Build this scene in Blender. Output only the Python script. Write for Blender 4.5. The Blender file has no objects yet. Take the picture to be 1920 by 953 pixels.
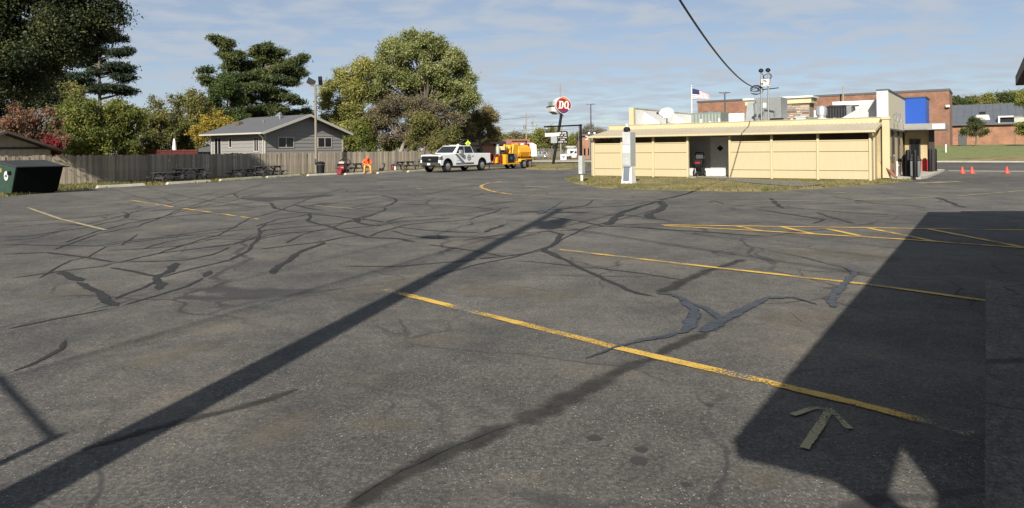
import bpy, bmesh, math, random
import numpy as np
from mathutils import Vector, Matrix
random.seed(7); np.random.seed(7)
R_ = math.radians
S = bpy.context.scene
COL = S.collection

# ---------------------------------------------------------------- camera
F = 1280.; CX = 960.; CY = 279.8; EYE = 1.7; RO = .0109      # focal length and horizon measured in 1920-px photo pixels
cam = bpy.data.cameras.new('camera'); cam_o = bpy.data.objects.new('camera', cam); COL.objects.link(cam_o)
cam.sensor_width = 36; cam.lens = 36 * F / 1920; cam.shift_y = -(476.5 - CY) / 1920
cam.clip_start = .05; cam.clip_end = 6000
right = Vector((math.cos(RO), 0, -math.sin(RO))); up = Vector((math.sin(RO), 0, math.cos(RO))); back = Vector((0, -1, 0))
M = Matrix((right, up, back)).transposed().to_4x4(); M.translation = (0, 0, EYE); cam_o.matrix_world = M
S.camera = cam_o
S.render.resolution_x = 1024; S.render.resolution_y = 508

# ---------------------------------------------------------------- sun, sky, exposure
SAZ = R_(13.6); SEL = R_(32.3)                               # shadows fall towards azimuth 13.6 deg
sd = Vector((math.sin(SAZ) * math.cos(SEL), math.cos(SAZ) * math.cos(SEL), -math.sin(SEL)))
sun = bpy.data.lights.new('sun', 'SUN'); sun.energy = 5.0; sun.angle = R_(.53); sun.color = (1, .93, .82)
sun_o = bpy.data.objects.new('sun', sun); COL.objects.link(sun_o)
sun_o.rotation_euler = sd.to_track_quat('-Z', 'Y').to_euler(); sun_o.location = (0, -20, 40)
W = bpy.data.worlds.new('World'); S.world = W; W.use_nodes = True
nt = W.node_tree; nt.nodes.clear(); N = nt.nodes.new; K = nt.links.new
out = N('ShaderNodeOutputWorld'); bg = N('ShaderNodeBackground'); bg.inputs[1].default_value = .05; K(bg.outputs[0], out.inputs[0])
sky = N('ShaderNodeTexSky'); sky.sky_type = 'NISHITA'; sky.sun_disc = False
sky.sun_elevation = SEL; sky.sun_rotation = SAZ + math.pi; sky.dust_density = .25; sky.air_density = .8; sky.ozone_density = 2.0
tc = N('ShaderNodeTexCoord'); sep = N('ShaderNodeSeparateXYZ'); K(tc.outputs['Generated'], sep.inputs[0])
def mth(op, a, b=None):
    n = N('ShaderNodeMath'); n.operation = op
    for i, x in enumerate((a, b)):
        if x is None: continue
        if isinstance(x, (int, float)): n.inputs[i].default_value = x
        else: K(x, n.inputs[i])
    return n.outputs[0]
zz = mth('ADD', mth('MAXIMUM', sep.outputs[2], 0.0), .10)
cmb = N('ShaderNodeCombineXYZ'); K(mth('DIVIDE', sep.outputs[0], zz), cmb.inputs[0]); K(mth('DIVIDE', sep.outputs[1], zz), cmb.inputs[1])
mp = N('ShaderNodeMapping'); mp.inputs['Rotation'].default_value = (0, 0, R_(24)); mp.inputs['Scale'].default_value = (1.25, 1.55, 1); K(cmb.outputs[0], mp.inputs[0])
n1 = N('ShaderNodeTexNoise'); n1.inputs['Scale'].default_value = 2.6; n1.inputs['Detail'].default_value = 5; n1.inputs['Roughness'].default_value = .52; n1.inputs['Distortion'].default_value = .25; K(mp.outputs[0], n1.inputs['Vector'])
n2 = N('ShaderNodeTexNoise'); n2.inputs['Scale'].default_value = .38; n2.inputs['Detail'].default_value = 3; K(mp.outputs[0], n2.inputs['Vector'])
mix_ = mth('ADD', mth('MULTIPLY', n1.outputs[0], .72), mth('MULTIPLY', n2.outputs[0], .28))
rmp = N('ShaderNodeValToRGB'); rmp.color_ramp.elements[0].position = .42; rmp.color_ramp.elements[1].position = .58
rmp.color_ramp.elements[0].color = (.44, .44, .44, 1); rmp.color_ramp.elements[1].color = (.95, .95, .95, 1); K(mix_, rmp.inputs[0])
mixc = N('ShaderNodeMixRGB'); K(rmp.outputs[0], mixc.inputs[0]); K(sky.outputs[0], mixc.inputs[1]); mixc.inputs[2].default_value = (5.15, 5.75, 6.6, 1)
K(mixc.outputs[0], bg.inputs[0])
S.view_settings.view_transform = 'Standard'; S.view_settings.look = 'None'; S.view_settings.exposure = 0.95; S.view_settings.gamma = 1
S.render.engine = 'CYCLES'

# ---------------------------------------------------------------- pixel / grid helpers
AZ = R_(34.8); ROT = math.pi / 2 - AZ                        # the street grid: local x = A (away, right), local y = L (left)
Ax, Ay = math.sin(AZ), math.cos(AZ); Lx, Ly = -Ay, Ax
def ray(px, py=280):
    u = (px - CX) / F; v = (CY - py) / F
    return u * math.cos(RO) + v * math.sin(RO), -u * math.sin(RO) + v * math.cos(RO)
def G(px, py, z=0):
    u, v = ray(px, py); Y = (z - EYE) / v; return (u * Y, Y)
def ZT(px, py, Y): return EYE + ray(px, py)[1] * Y
def XT(px, Y, py=280): return ray(px, py)[0] * Y
def al(p): return p[0] * Ax + p[1] * Ay, p[0] * Lx + p[1] * Ly
def ua(a, l): return a * Ax + l * Lx, a * Ay + l * Ly
def sst(a, b, x):
    t = max(0., min(1., (x - a) / (b - a))); return t * t * (3 - 2 * t)
def HG(x, y):                                                # the ground: flat lot, a lawn that climbs to the right, a dip beyond the street
    a, l = al((x, y)); w = sst(20, 45, l)
    return (1 - w) * 1.55 * sst(79, 106, a) - w * .7 * sst(88, 150, a)

# ---------------------------------------------------------------- materials
MATS = {}
def ramp(nt, stops):
    r = nt.nodes.new('ShaderNodeValToRGB'); cr = r.color_ramp
    while len(cr.elements) < len(stops): cr.elements.new(.5)
    for e, (p, c) in zip(cr.elements, stops):
        e.position = p; e.color = tuple(c) + (1,) if len(c) == 3 else c
    return r
def mat(name, c, rough=.7, var=.12, sc=3., metal=0., bump=0., bsc=60., c2=None, stretch=None, spec=.5, emit=None):
    if name in MATS: return MATS[name]
    m = bpy.data.materials.new(name); m.use_nodes = True; t = m.node_tree; b = t.nodes['Principled BSDF']
    b.inputs['Roughness'].default_value = rough; b.inputs['Metallic'].default_value = metal; b.inputs['Specular IOR Level'].default_value = spec
    co = t.nodes.new('ShaderNodeTexCoord'); vec = co.outputs['Object']
    if stretch:
        mp = t.nodes.new('ShaderNodeMapping'); mp.inputs['Scale'].default_value = stretch; t.links.new(vec, mp.inputs[0]); vec = mp.outputs[0]
    n = t.nodes.new('ShaderNodeTexNoise'); n.inputs['Scale'].default_value = sc; n.inputs['Detail'].default_value = 6; n.inputs['Roughness'].default_value = .65
    t.links.new(vec, n.inputs['Vector'])
    lo = tuple(x * (1 - var) for x in c) if c2 is None else c2; hi = tuple(min(1, x * (1 + var)) for x in c) if c2 is None else c
    r = ramp(t, [(.3, lo), (.7, hi)]); t.links.new(n.outputs[0], r.inputs[0]); t.links.new(r.outputs[0], b.inputs['Base Color'])
    if bump:
        n3 = t.nodes.new('ShaderNodeTexNoise'); n3.inputs['Scale'].default_value = bsc; n3.inputs['Detail'].default_value = 3; t.links.new(vec, n3.inputs['Vector'])
        bp = t.nodes.new('ShaderNodeBump'); bp.inputs['Strength'].default_value = bump; bp.inputs['Distance'].default_value = .02
        t.links.new(n3.outputs[0], bp.inputs['Height']); t.links.new(bp.outputs[0], b.inputs['Normal'])
    if emit:
        b.inputs['Emission Color'].default_value = tuple(emit[:3]) + (1,); b.inputs['Emission Strength'].default_value = emit[3]
    MATS[name] = m; return m
def glass(name='glass', c=(.008, .010, .012)):
    return mat(name, c, rough=.08, var=.1, spec=.4)
def leafmat(name, cols, trans=.3):
    if name in MATS: return MATS[name]
    m = bpy.data.materials.new(name); m.use_nodes = True; t = m.node_tree; t.nodes.clear(); n = t.nodes.new; k = t.links.new
    o = n('ShaderNodeOutputMaterial'); g = n('ShaderNodeNewGeometry'); co = n('ShaderNodeTexCoord')
    no = n('ShaderNodeTexNoise'); no.inputs['Scale'].default_value = .45; no.inputs['Detail'].default_value = 2; k(co.outputs['Object'], no.inputs['Vector'])
    a = n('ShaderNodeMath'); a.operation = 'MULTIPLY_ADD'; a.inputs[1].default_value = 1.5; a.inputs[2].default_value = -.55; k(no.outputs[0], a.inputs[0])
    b = n('ShaderNodeMath'); b.operation = 'MULTIPLY_ADD'; b.inputs[1].default_value = .55; k(g.outputs['Random Per Island'], b.inputs[0]); k(a.outputs[0], b.inputs[2])
    r = ramp(t, [(i / (len(cols) - 1), c) for i, c in enumerate(cols)]); k(b.outputs[0], r.inputs[0])
    d = n('ShaderNodeBsdfPrincipled'); d.inputs['Roughness'].default_value = .6; d.inputs['Specular IOR Level'].default_value = .25; k(r.outputs[0], d.inputs['Base Color'])
    tr = n('ShaderNodeBsdfTranslucent'); k(r.outputs[0], tr.inputs[0])
    mx = n('ShaderNodeMixShader'); mx.inputs[0].default_value = trans; k(d.outputs[0], mx.inputs[1]); k(tr.outputs[0], mx.inputs[2]); k(mx.outputs[0], o.inputs[0])
    MATS[name] = m; return m

def asphalt(name, base=.085, tan=.5, dark=.0):
    m = bpy.data.materials.new(name); m.use_nodes = True; t = m.node_tree; n = t.nodes.new; k = t.links.new; b = t.nodes['Principled BSDF']
    co = n('ShaderNodeTexCoord').outputs['Object']
    def noise(sc, det=4, ro=.6, dist=0.):
        x = n('ShaderNodeTexNoise'); x.inputs['Scale'].default_value = sc; x.inputs['Detail'].default_value = det; x.inputs['Roughness'].default_value = ro; x.inputs['Distortion'].default_value = dist; k(co, x.inputs['Vector']); return x.outputs[0]
    def mixc(fac, a, bb, mode='MIX'):
        x = n('ShaderNodeMixRGB'); x.blend_type = mode
        for i, v in ((0, fac), (1, a), (2, bb)):
            if hasattr(v, 'is_linked'): k(v, x.inputs[i])
            elif i == 0: x.inputs[0].default_value = v
            else: x.inputs[i].default_value = tuple(v) + (1,)
        return x.outputs[0]
    def rr(src, stops): r = ramp(t, stops); k(src, r.inputs[0]); return r.outputs[0]
    g = base
    big = rr(noise(.11, 3), [(.35, (g * .74, g * .74, g * .75)), (.65, (g * 1.2, g * 1.18, g * 1.14))])
    mid = rr(noise(.9, 6, .7, .3), [(.3, (.66, .66, .67)), (.7, (1.32, 1.29, 1.23))])
    c = mixc(1, big, mid, 'MULTIPLY')
    c = mixc(1, c, rr(noise(7, 5, .75), [(.3, (.74, .74, .75)), (.7, (1.25, 1.24, 1.2))]), 'MULTIPLY')
    fine = rr(noise(34, 6, .9), [(.34, (.30, .30, .31)), (.5, (.92, .91, .89)), (.66, (2.0, 1.95, 1.84))])
    c = mixc(1, c, fine, 'MULTIPLY')
    sandf = rr(noise(.55, 7, .72), [(.52, (0, 0, 0)), (.72, (tan, tan, tan))])
    c = mixc(sandf, c, (.15, .125, .092))
    vo = n('ShaderNodeTexVoronoi'); vo.inputs['Scale'].default_value = 62; k(co, vo.inputs['Vector'])
    st = rr(vo.outputs['Distance'], [(.16, (1, 1, 1)), (.30, (0, 0, 0))])
    cs = n('ShaderNodeSeparateColor'); k(vo.outputs['Color'], cs.inputs[0])
    pick = rr(cs.outputs[0], [(.45, (0, 0, 0)), (.85, (.9, .9, .9))]); stf = mixc(1, st, pick, 'MULTIPLY'); stf = mixc(1, stf, rr(noise(1.3, 4, .7), [(.36, (.12, .12, .12)), (.62, (1, 1, 1))]), 'MULTIPLY')
    c = mixc(stf, c, rr(cs.outputs[1], [(0, (.20, .175, .145)), (.6, (.33, .295, .25)), (1, (.62, .58, .52))]))
    wob = n('ShaderNodeTexNoise'); wob.inputs['Scale'].default_value = .5; wob.inputs['Detail'].default_value = 4; k(co, wob.inputs['Vector'])
    va = n('ShaderNodeVectorMath'); va.operation = 'MULTIPLY_ADD'; va.inputs[1].default_value = (1.8, 1.8, 0); k(wob.outputs['Color'], va.inputs[0]); k(co, va.inputs[2])
    for sc_, lo, hi in ((.17, .0035, .008), (.42, .003, .008)):
        v2 = n('ShaderNodeTexVoronoi'); v2.feature = 'DISTANCE_TO_EDGE'; v2.inputs['Scale'].default_value = sc_; k(va.outputs[0], v2.inputs['Vector'])
        f_ = rr(v2.outputs['Distance'], [(lo, (.8, .8, .8)), (hi, (0, 0, 0))]); brk = rr(noise(.3, 3), [(.45, (0, 0, 0)), (.55, (1, 1, 1))]); c = mixc(mixc(1, f_, brk, 'MULTIPLY'), c, (g * .32, g * .32, g * .33))
    k(c, b.inputs['Base Color']); b.inputs['Roughness'].default_value = .88; b.inputs['Specular IOR Level'].default_value = .25
    bp = n('ShaderNodeBump'); bp.inputs['Strength'].default_value = .55; bp.inputs['Distance'].default_value = .006; k(noise(85, 3, .8), bp.inputs['Height']); k(bp.outputs[0], b.inputs['Normal'])
    MATS[name] = m; return m
def paint(name, c, wear=.5, sc=26, c2=None):
    m = bpy.data.materials.new(name); m.use_nodes = True; t = m.node_tree; n = t.nodes.new; k = t.links.new; b = t.nodes['Principled BSDF']
    co = n('ShaderNodeTexCoord').outputs['Object']
    x = n('ShaderNodeTexNoise'); x.inputs['Scale'].default_value = sc; x.inputs['Detail'].default_value = 6; x.inputs['Roughness'].default_value = .8; k(co, x.inputs['Vector'])
    y = n('ShaderNodeTexNoise'); y.inputs['Scale'].default_value = 1.6; y.inputs['Detail'].default_value = 3; k(co, y.inputs['Vector'])
    a = n('ShaderNodeMath'); a.operation = 'MULTIPLY_ADD'; a.inputs[1].default_value = .8; k(y.outputs[0], a.inputs[0]); k(x.outputs[0], a.inputs[2])
    r = ramp(t, [(wear + .36, (0, 0, 0)), (wear + .46, (1, 1, 1))]); k(a.outputs[0], r.inputs[0]); k(r.outputs[0], b.inputs['Alpha'])
    r2 = ramp(t, [(.36, c2 or tuple(v * .75 for v in c)), (.46, c)]); k(y.outputs[0], r2.inputs[0]); k(r2.outputs[0], b.inputs['Base Color']); b.inputs['Roughness'].default_value = .75
    MATS[name] = m; return sealmat(name, c, edge=.88, m=m, soft=.2, rag=.9, ends=0.)
def sealmat(name, c, rough=.7, spec=.3, edge=.55, var=.3, bump=0., amax=1., m=None, soft=.30, rag=1.5, ends=.5):
    m = m or mat(name, c, rough, var, 5, spec=spec, bump=bump, bsc=25); t = m.node_tree; n = t.nodes.new; k = t.links.new; b = t.nodes['Principled BSDF']
    uv = n('ShaderNodeUVMap'); sp = n('ShaderNodeSeparateXYZ'); k(uv.outputs[0], sp.inputs[0])
    def mm(op, a, c_=0., d=0.):
        x = n('ShaderNodeMath'); x.operation = op
        for i, v in enumerate((a, c_, d)):
            if hasattr(v, 'is_linked'): k(v, x.inputs[i])
            else: x.inputs[i].default_value = v
        return x.outputs[0]
    d = mm('MULTIPLY', mm('ABSOLUTE', mm('SUBTRACT', sp.outputs[1], .5)), 2.)
    co = n('ShaderNodeTexCoord').outputs['Object']; x = n('ShaderNodeTexNoise'); x.inputs['Scale'].default_value = 11; x.inputs['Detail'].default_value = 6; x.inputs['Roughness'].default_value = .75; k(co, x.inputs['Vector'])
    y = n('ShaderNodeTexNoise'); y.inputs['Scale'].default_value = 1.1; y.inputs['Detail'].default_value = 3; k(co, y.inputs['Vector'])
    s_ = mm('ADD', d, mm('MULTIPLY', mm('SUBTRACT', x.outputs[0], .5), rag)); s_ = mm('ADD', s_, mm('MULTIPLY', mm('SUBTRACT', y.outputs[0], .5), .9))
    s_ = mm('ADD', s_, mm('MULTIPLY', mm('SUBTRACT', 1., mm('MINIMUM', mm('MULTIPLY', sp.outputs[0], 9.), 1.)), ends))
    r = ramp(t, [(edge, (amax, amax, amax)), (edge + soft, (0, 0, 0))]); k(s_, r.inputs[0])
    if b.inputs['Alpha'].is_linked: k(mm('MULTIPLY', r.outputs[0], b.inputs['Alpha'].links[0].from_socket), b.inputs['Alpha'])
    else: k(r.outputs[0], b.inputs['Alpha'])
    return m
def brickmat(name, c1, c2, mortar, sc=4.5, vert='XZ'):
    m = bpy.data.materials.new(name); m.use_nodes = True; t = m.node_tree; n = t.nodes.new; k = t.links.new; b = t.nodes['Principled BSDF']
    co = n('ShaderNodeTexCoord').outputs['Object']; sp = n('ShaderNodeSeparateXYZ'); k(co, sp.inputs[0]); cb = n('ShaderNodeCombineXYZ')
    ad = n('ShaderNodeMath'); k(sp.outputs[0], ad.inputs[0]); k(sp.outputs[1], ad.inputs[1]); k(ad.outputs[0], cb.inputs[0]); k(sp.outputs[2], cb.inputs[1])
    br = n('ShaderNodeTexBrick'); br.inputs['Scale'].default_value = sc; br.inputs['Mortar Size'].default_value = .02; br.inputs['Bias'].default_value = 0
    for i, cc in ((1, c1), (2, c2), (3, mortar)): br.inputs[i].default_value = tuple(cc) + (1,)
    k(cb.outputs[0], br.inputs[0]); x = n('ShaderNodeTexNoise'); x.inputs['Scale'].default_value = .8; x.inputs['Detail'].default_value = 7; k(co, x.inputs['Vector'])
    r = ramp(t, [(.3, (.75, .75, .75)), (.7, (1.2, 1.18, 1.15))]); k(x.outputs[0], r.inputs[0])
    mx = n('ShaderNodeMixRGB'); mx.blend_type = 'MULTIPLY'; mx.inputs[0].default_value = 1; k(br.outputs[0], mx.inputs[1]); k(r.outputs[0], mx.inputs[2]); k(mx.outputs[0], b.inputs['Base Color']); b.inputs['Roughness'].default_value = .85
    MATS[name] = m; return m

black = mat('black_metal', (.005, .005, .006), .5, spec=.2); rubber = mat('rubber', (.008, .008, .009), .85, spec=.2); steel = mat('galvanised_steel', (.21, .22, .22), .5, metal=.6, sc=6)
white = mat('white_paint', (.48, .48, .46), .5, var=.08); woodgrey = None; concrete = mat('concrete', (.28, .265, .235), .9, .16, 2.5, bump=.3)
chrome = mat('chrome', (.7, .7, .7), .18, metal=1.); darkplastic = mat('dark_plastic', (.008, .008, .009), .55, spec=.25)

# ---------------------------------------------------------------- mesh helpers
class MB:
    def __init__(s): s.v = []; s.f = []; s.m = []; s.mi = 0
    def add(s, vs, fs):
        o = len(s.v); s.v += [tuple(p) for p in vs]; s.f += [tuple(i + o for i in f) for f in fs]; s.m += [s.mi] * len(fs); return s
    def box(s, x0, x1, y0, y1, z0, z1):
        return s.add([(x, y, z) for z in (z0, z1) for y in (y0, y1) for x in (x0, x1)], [(0, 2, 3, 1), (4, 5, 7, 6), (0, 1, 5, 4), (2, 6, 7, 3), (0, 4, 6, 2), (1, 3, 7, 5)])
    def hexa(s, b, t): return s.add(list(b) + list(t), [(3, 2, 1, 0), (4, 5, 6, 7), (0, 1, 5, 4), (1, 2, 6, 5), (2, 3, 7, 6), (3, 0, 4, 7)])
    def beam(s, p0, p1, w, h, roll=None):
        p0, p1 = Vector(p0), Vector(p1); d = (p1 - p0).normalized(); r = Vector((0, 0, 1)) if abs(d.z) < .95 else Vector((1, 0, 0))
        if roll: r = Vector(roll)
        sx = d.cross(r).normalized() * w / 2; sy = sx.cross(d).normalized() * h / 2
        c = [-sx - sy, sx - sy, sx + sy, -sx + sy]; return s.hexa([p0 + q for q in c], [p1 + q for q in c])
    def tube(s, pts, r, n=8, cap=True):
        pts = [Vector(p) for p in pts]; rs = r if isinstance(r, (list, tuple)) else [r] * len(pts); vs = []; fs = []
        pu = None
        for i, p in enumerate(pts):
            d = (pts[min(i + 1, len(pts) - 1)] - pts[max(i - 1, 0)]).normalized()
            if pu is None: pu = d.orthogonal().normalized()
            pu = (pu - d * pu.dot(d)); pu = pu.normalized() if pu.length > 1e-6 else d.orthogonal().normalized(); w = d.cross(pu)
            vs += [p + (pu * math.cos(2 * math.pi * j / n) + w * math.sin(2 * math.pi * j / n)) * rs[i] for j in range(n)]
        for i in range(len(pts) - 1):
            for j in range(n): fs.append((i * n + j, i * n + (j + 1) % n, (i + 1) * n + (j + 1) % n, (i + 1) * n + j))
        if cap: fs += [tuple(range(n))[::-1], tuple((len(pts) - 1) * n + j for j in range(n))]
        return s.add(vs, fs)
    def prism(s, poly, lo, hi, ax='y'):                       # poly in the two other axes, extruded along ax
        def P(a, b, c): return {'y': (a, c, b), 'x': (c, a, b), 'z': (a, b, c)}[ax]
        n = len(poly); vs = [P(a, b, lo) for a, b in poly] + [P(a, b, hi) for a, b in poly]
        return s.add(vs, [tuple(range(n)), tuple(range(2 * n - 1, n - 1, -1))] + [(i, n + i, n + (i + 1) % n, (i + 1) % n) for i in range(n)])
    def lathe(s, prof, n=16, c=(0, 0, 0), ax='z'):
        vs = []; fs = []
        for r, z in prof:
            for j in range(n):
                a = 2 * math.pi * j / n; p = (r * math.cos(a), r * math.sin(a), z)
                if ax == 'y': p = (p[0], p[2], p[1])
                if ax == 'x': p = (p[2], p[0], p[1])
                vs.append((p[0] + c[0], p[1] + c[1], p[2] + c[2]))
        for i in range(len(prof) - 1):
            for j in range(n): fs.append((i * n + j, i * n + (j + 1) % n, (i + 1) * n + (j + 1) % n, (i + 1) * n + j))
        fs += [tuple(range(n))[::-1], tuple((len(prof) - 1) * n + j for j in range(n))]
        return s.add(vs, fs)
    def mesh(s, name, mats):
        me = bpy.data.meshes.new(name); me.from_pydata(s.v, [], s.f)
        for m in (mats if isinstance(mats, (list, tuple)) else [mats]): me.materials.append(m)
        me.polygons.foreach_set('material_index', s.m); me.update()
        b = bmesh.new(); b.from_mesh(me); bmesh.ops.recalc_face_normals(b, faces=b.faces); b.to_mesh(me); b.free()
        return me
    def build(s, name, mats, parent=None, smooth=False, bevel=0):
        me = s.mesh(name, mats)
        return link(name, me, parent, smooth, bevel)
def link(name, me, parent=None, smooth=False, bevel=0, loc=None):
    o = bpy.data.objects.new(name, me); COL.objects.link(o); o.parent = parent
    if loc: o.location = loc
    if smooth:
        me.polygons.foreach_set('use_smooth', [True] * len(me.polygons))
        md = o.modifiers.new('edge', 'EDGE_SPLIT'); md.split_angle = R_(38)
    if bevel:
        md = o.modifiers.new('bevel', 'BEVEL'); md.width = bevel; md.segments = 2; md.limit_method = 'ANGLE'
    return o
def tag(o, label=None, cat=None, group=None, kind=None):
    for k_, v in (('label', label), ('category', cat), ('group', group), ('kind', kind)):
        if v: o[k_] = v
    return o
def thing(name, label, cat, loc=(0, 0, 0), rz=0, group=None):
    o = bpy.data.objects.new(name, None); COL.objects.link(o); o.location = loc if len(loc) == 3 else (loc[0], loc[1], 0)
    o.rotation_euler = (0, 0, rz); o.empty_display_size = .2; return tag(o, label, cat, group)
def copy_tree(o, parent=None):
    c = o.copy(); COL.objects.link(c); c.parent = parent
    for ch in list(o.children): copy_tree(ch, c)
    return c
def sheet(name, poly, z, m, parent=None, kind=None, sub=0):
    me = bpy.data.meshes.new(name); me.from_pydata([(x, y, z) for x, y in poly], [], [tuple(range(len(poly)))]); me.materials.append(m)
    b = bmesh.new(); b.from_mesh(me); bmesh.ops.recalc_face_normals(b, faces=b.faces)
    for f in b.faces:
        if f.normal.z < 0: f.normal_flip()
    bmesh.ops.triangulate(b, faces=b.faces); b.to_mesh(me); b.free()
    o = link(name, me, parent); return tag(o, kind=kind)
def text_mesh(s, size, extrude=.004, offset=0., shear=0.):
    cu = bpy.data.curves.new('lettering', 'FONT'); cu.body = s; cu.size = size; cu.extrude = extrude; cu.offset = offset; cu.shear = shear; cu.align_x = 'CENTER'; cu.align_y = 'CENTER'; cu.resolution_u = 4
    o = bpy.data.objects.new('lettering', cu); COL.objects.link(o); bpy.context.view_layer.update()
    me = bpy.data.meshes.new_from_object(o.evaluated_get(bpy.context.evaluated_depsgraph_get())); bpy.data.objects.remove(o); me.materials.clear(); return me

# ================================================================ the setting: ground, lot, street
def ground_material():
    m = bpy.data.materials.new('turf'); m.use_nodes = True; t = m.node_tree; n = t.nodes.new; k = t.links.new; b = t.nodes['Principled BSDF']
    co = n('ShaderNodeTexCoord').outputs['Object']
    def noise(sc, det=5):
        x = n('ShaderNodeTexNoise'); x.inputs['Scale'].default_value = sc; x.inputs['Detail'].default_value = det; x.inputs['Roughness'].default_value = .7; k(co, x.inputs['Vector']); return x.outputs[0]
    r = ramp(t, [(.32, (.040, .055, .016)), (.46, (.115, .10, .036)), (.6, (.21, .155, .065))]); k(noise(.35), r.inputs[0])
    r2 = ramp(t, [(.3, (.6, .6, .6)), (.7, (1.35, 1.35, 1.3))]); k(noise(14), r2.inputs[0])
    mx = n('ShaderNodeMixRGB'); mx.blend_type = 'MULTIPLY'; mx.inputs[0].default_value = 1; k(r.outputs[0], mx.inputs[1]); k(r2.outputs[0], mx.inputs[2]); k(mx.outputs[0], b.inputs['Base Color']); b.inputs['Roughness'].default_value = .95
    bp = n('ShaderNodeBump'); bp.inputs['Strength'].default_value = .6; bp.inputs['Distance'].default_value = .03; k(noise(30, 3), bp.inputs['Height']); k(bp.outputs[0], b.inputs['Normal'])
    MATS['turf'] = m; return m
turf = ground_material()
xs = sorted(set([round(math.copysign(abs(i / 45.) ** 2.2 * 2500, i), 2) for i in range(-45, 46)])); ys = [-2500, -1200, -500, -200, -80, -30, 0, 20, 40] + list(range(48, 180, 4)) + [190, 210, 240, 280, 340, 450, 600, 900, 1400, 2500, 4000]
vs = [(x, y, HG(x, y) - .035) for y in ys for x in xs]; nx = len(xs)
me = bpy.data.meshes.new('ground'); me.from_pydata(vs, [], [(j * nx + i, j * nx + i + 1, (j + 1) * nx + i + 1, (j + 1) * nx + i) for j in range(len(ys) - 1) for i in range(nx - 1)]); me.materials.append(turf)
tag(link('ground', me, smooth=True), kind='structure')

asp = asphalt('lot_asphalt', .076, .55); asp2 = asphalt('street_asphalt', .068, .2)
edge_px = [(-330, 398), (0, 370), (110, 359), (180, 354), (300, 347), (395, 342.5), (500, 334.5), (562, 331), (632, 326.5), (700, 324), (790, 320.5)]
lot = [G(*p) for p in edge_px]
lot += [ua(50, 37.5), ua(62, 37.0), ua(62, -60), ua(-60, -60), ua(-60, 60)]
LOT = sheet('parking_lot', lot, 0, asp, kind='structure')
def strip(a0, a1, l0, l1): return [ua(a0, l0), ua(a1, l0), ua(a1, l1), ua(a0, l1)]
STREET = sheet('street', strip(55.5, 76.6, -160, 260), .004, asp2, kind='structure')
sheet('gutter', strip(51.4, 52.5, 2.0, -60), .004, concrete, kind='structure')
k_ = MB(); p = strip(76.6, 76.95, -160, 260); k_.prism(p, 0, .13, 'z'); tag(k_.build('kerb', concrete), kind='structure')
fs_ = MB(); fs_.prism(strip(78.6, 80.2, 26, 200), 0, .06, 'z'); tag(fs_.build('pavement', concrete), kind='structure')
# road that crosses behind, dropped with the land
road2 = MB()
pts = [(x, y) for y in range(128, 164, 6) for x in range(-60, 70, 10)]
vs = [(x, y, HG(x, y) + .01) for x, y in pts]; nn = 13
road2.add(vs, [(j * nn + i, j * nn + i + 1, (j + 1) * nn + i + 1, (j + 1) * nn + i) for j in range(5) for i in range(nn - 1)]); tag(road2.build('road', asp2), kind='structure')
# mown lawn at the right, striped by the mower
def lawn_material():
    m = bpy.data.materials.new('lawn'); m.use_nodes = True; t = m.node_tree; n = t.nodes.new; k = t.links.new; b = t.nodes['Principled BSDF']
    co = n('ShaderNodeTexCoord').outputs['Object']; mp = n('ShaderNodeMapping'); mp.inputs['Rotation'].default_value = (0, 0, R_(8)); k(co, mp.inputs[0])
    wv = n('ShaderNodeTexWave'); wv.inputs['Scale'].default_value = .2; wv.inputs['Distortion'].default_value = 1.2; wv.bands_direction = 'Y'; k(mp.outputs[0], wv.inputs[0])
    x = n('ShaderNodeTexNoise'); x.inputs['Scale'].default_value = 3.; x.inputs['Detail'].default_value = 7; k(co, x.inputs['Vector'])
    a = n('ShaderNodeMath'); a.operation = 'MULTIPLY_ADD'; a.inputs[1].default_value = .22; k(wv.outputs[1], a.inputs[0]); k(x.outputs[0], a.inputs[2])
    r = ramp(t, [(.35, (.055, .085, .022)), (.75, (.125, .135, .042))]); k(a.outputs[0], r.inputs[0]); k(r.outputs[0], b.inputs['Base Color']); b.inputs['Roughness'].default_value = .95
    return m
lm = lawn_material(); lw = MB(); al_ = [77.0, 79, 82, 85, 88, 91, 94, 97, 100, 103, 106, 112, 120, 135]; ll_ = [-60, -40, -20, -10, 0, 10, 18]
vs = []
for a in al_:
    for l in ll_:
        x, y = ua(a, l); vs.append((x, y, HG(x, y) + .02))
lw.add(vs, [(j * 7 + i, j * 7 + i + 1, (j + 1) * 7 + i + 1, (j + 1) * 7 + i) for j in range(len(al_) - 1) for i in range(6)]); tag(lw.build('lawn', lm, smooth=True), kind='structure')

# ---------------------------------------------------------------- grass islands (raised turf on the lot)
def island(name, px, z=.05):
    poly = [G(*p) for p in px]; m = MB(); c = np.mean(poly, axis=0); n = len(poly)
    inner = [(c[0] + (x - c[0]) * .93, c[1] + (y - c[1]) * .93) for x, y in poly]
    m.add([(x, y, .001) for x, y in poly] + [(x, y, z) for x, y in inner] + [(c[0], c[1], z + .03)], [(i, (i + 1) % n, n + (i + 1) % n, n + i) for i in range(n)] + [(n + i, n + (i + 1) % n, 2 * n) for i in range(n)])
    o = m.build(name, turf); tag(o, kind='structure'); return poly
isl1 = island('grass_verge', [(1060, 337), (1062, 333), (1090, 331), (1110, 330), (1700, 333), (1712, 339), (1660, 345), (1560, 352), (1470, 358), (1430, 360), (1300, 358.5), (1180, 356), (1120, 352), (1075, 344)])
isl2 = island('dry_grass_island', [(985, 317), (995, 310.5), (1020, 307.5), (1060, 307), (1100, 308.5), (1102, 312), (1085, 316), (1050, 318.5), (1010, 319)], .10)
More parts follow.
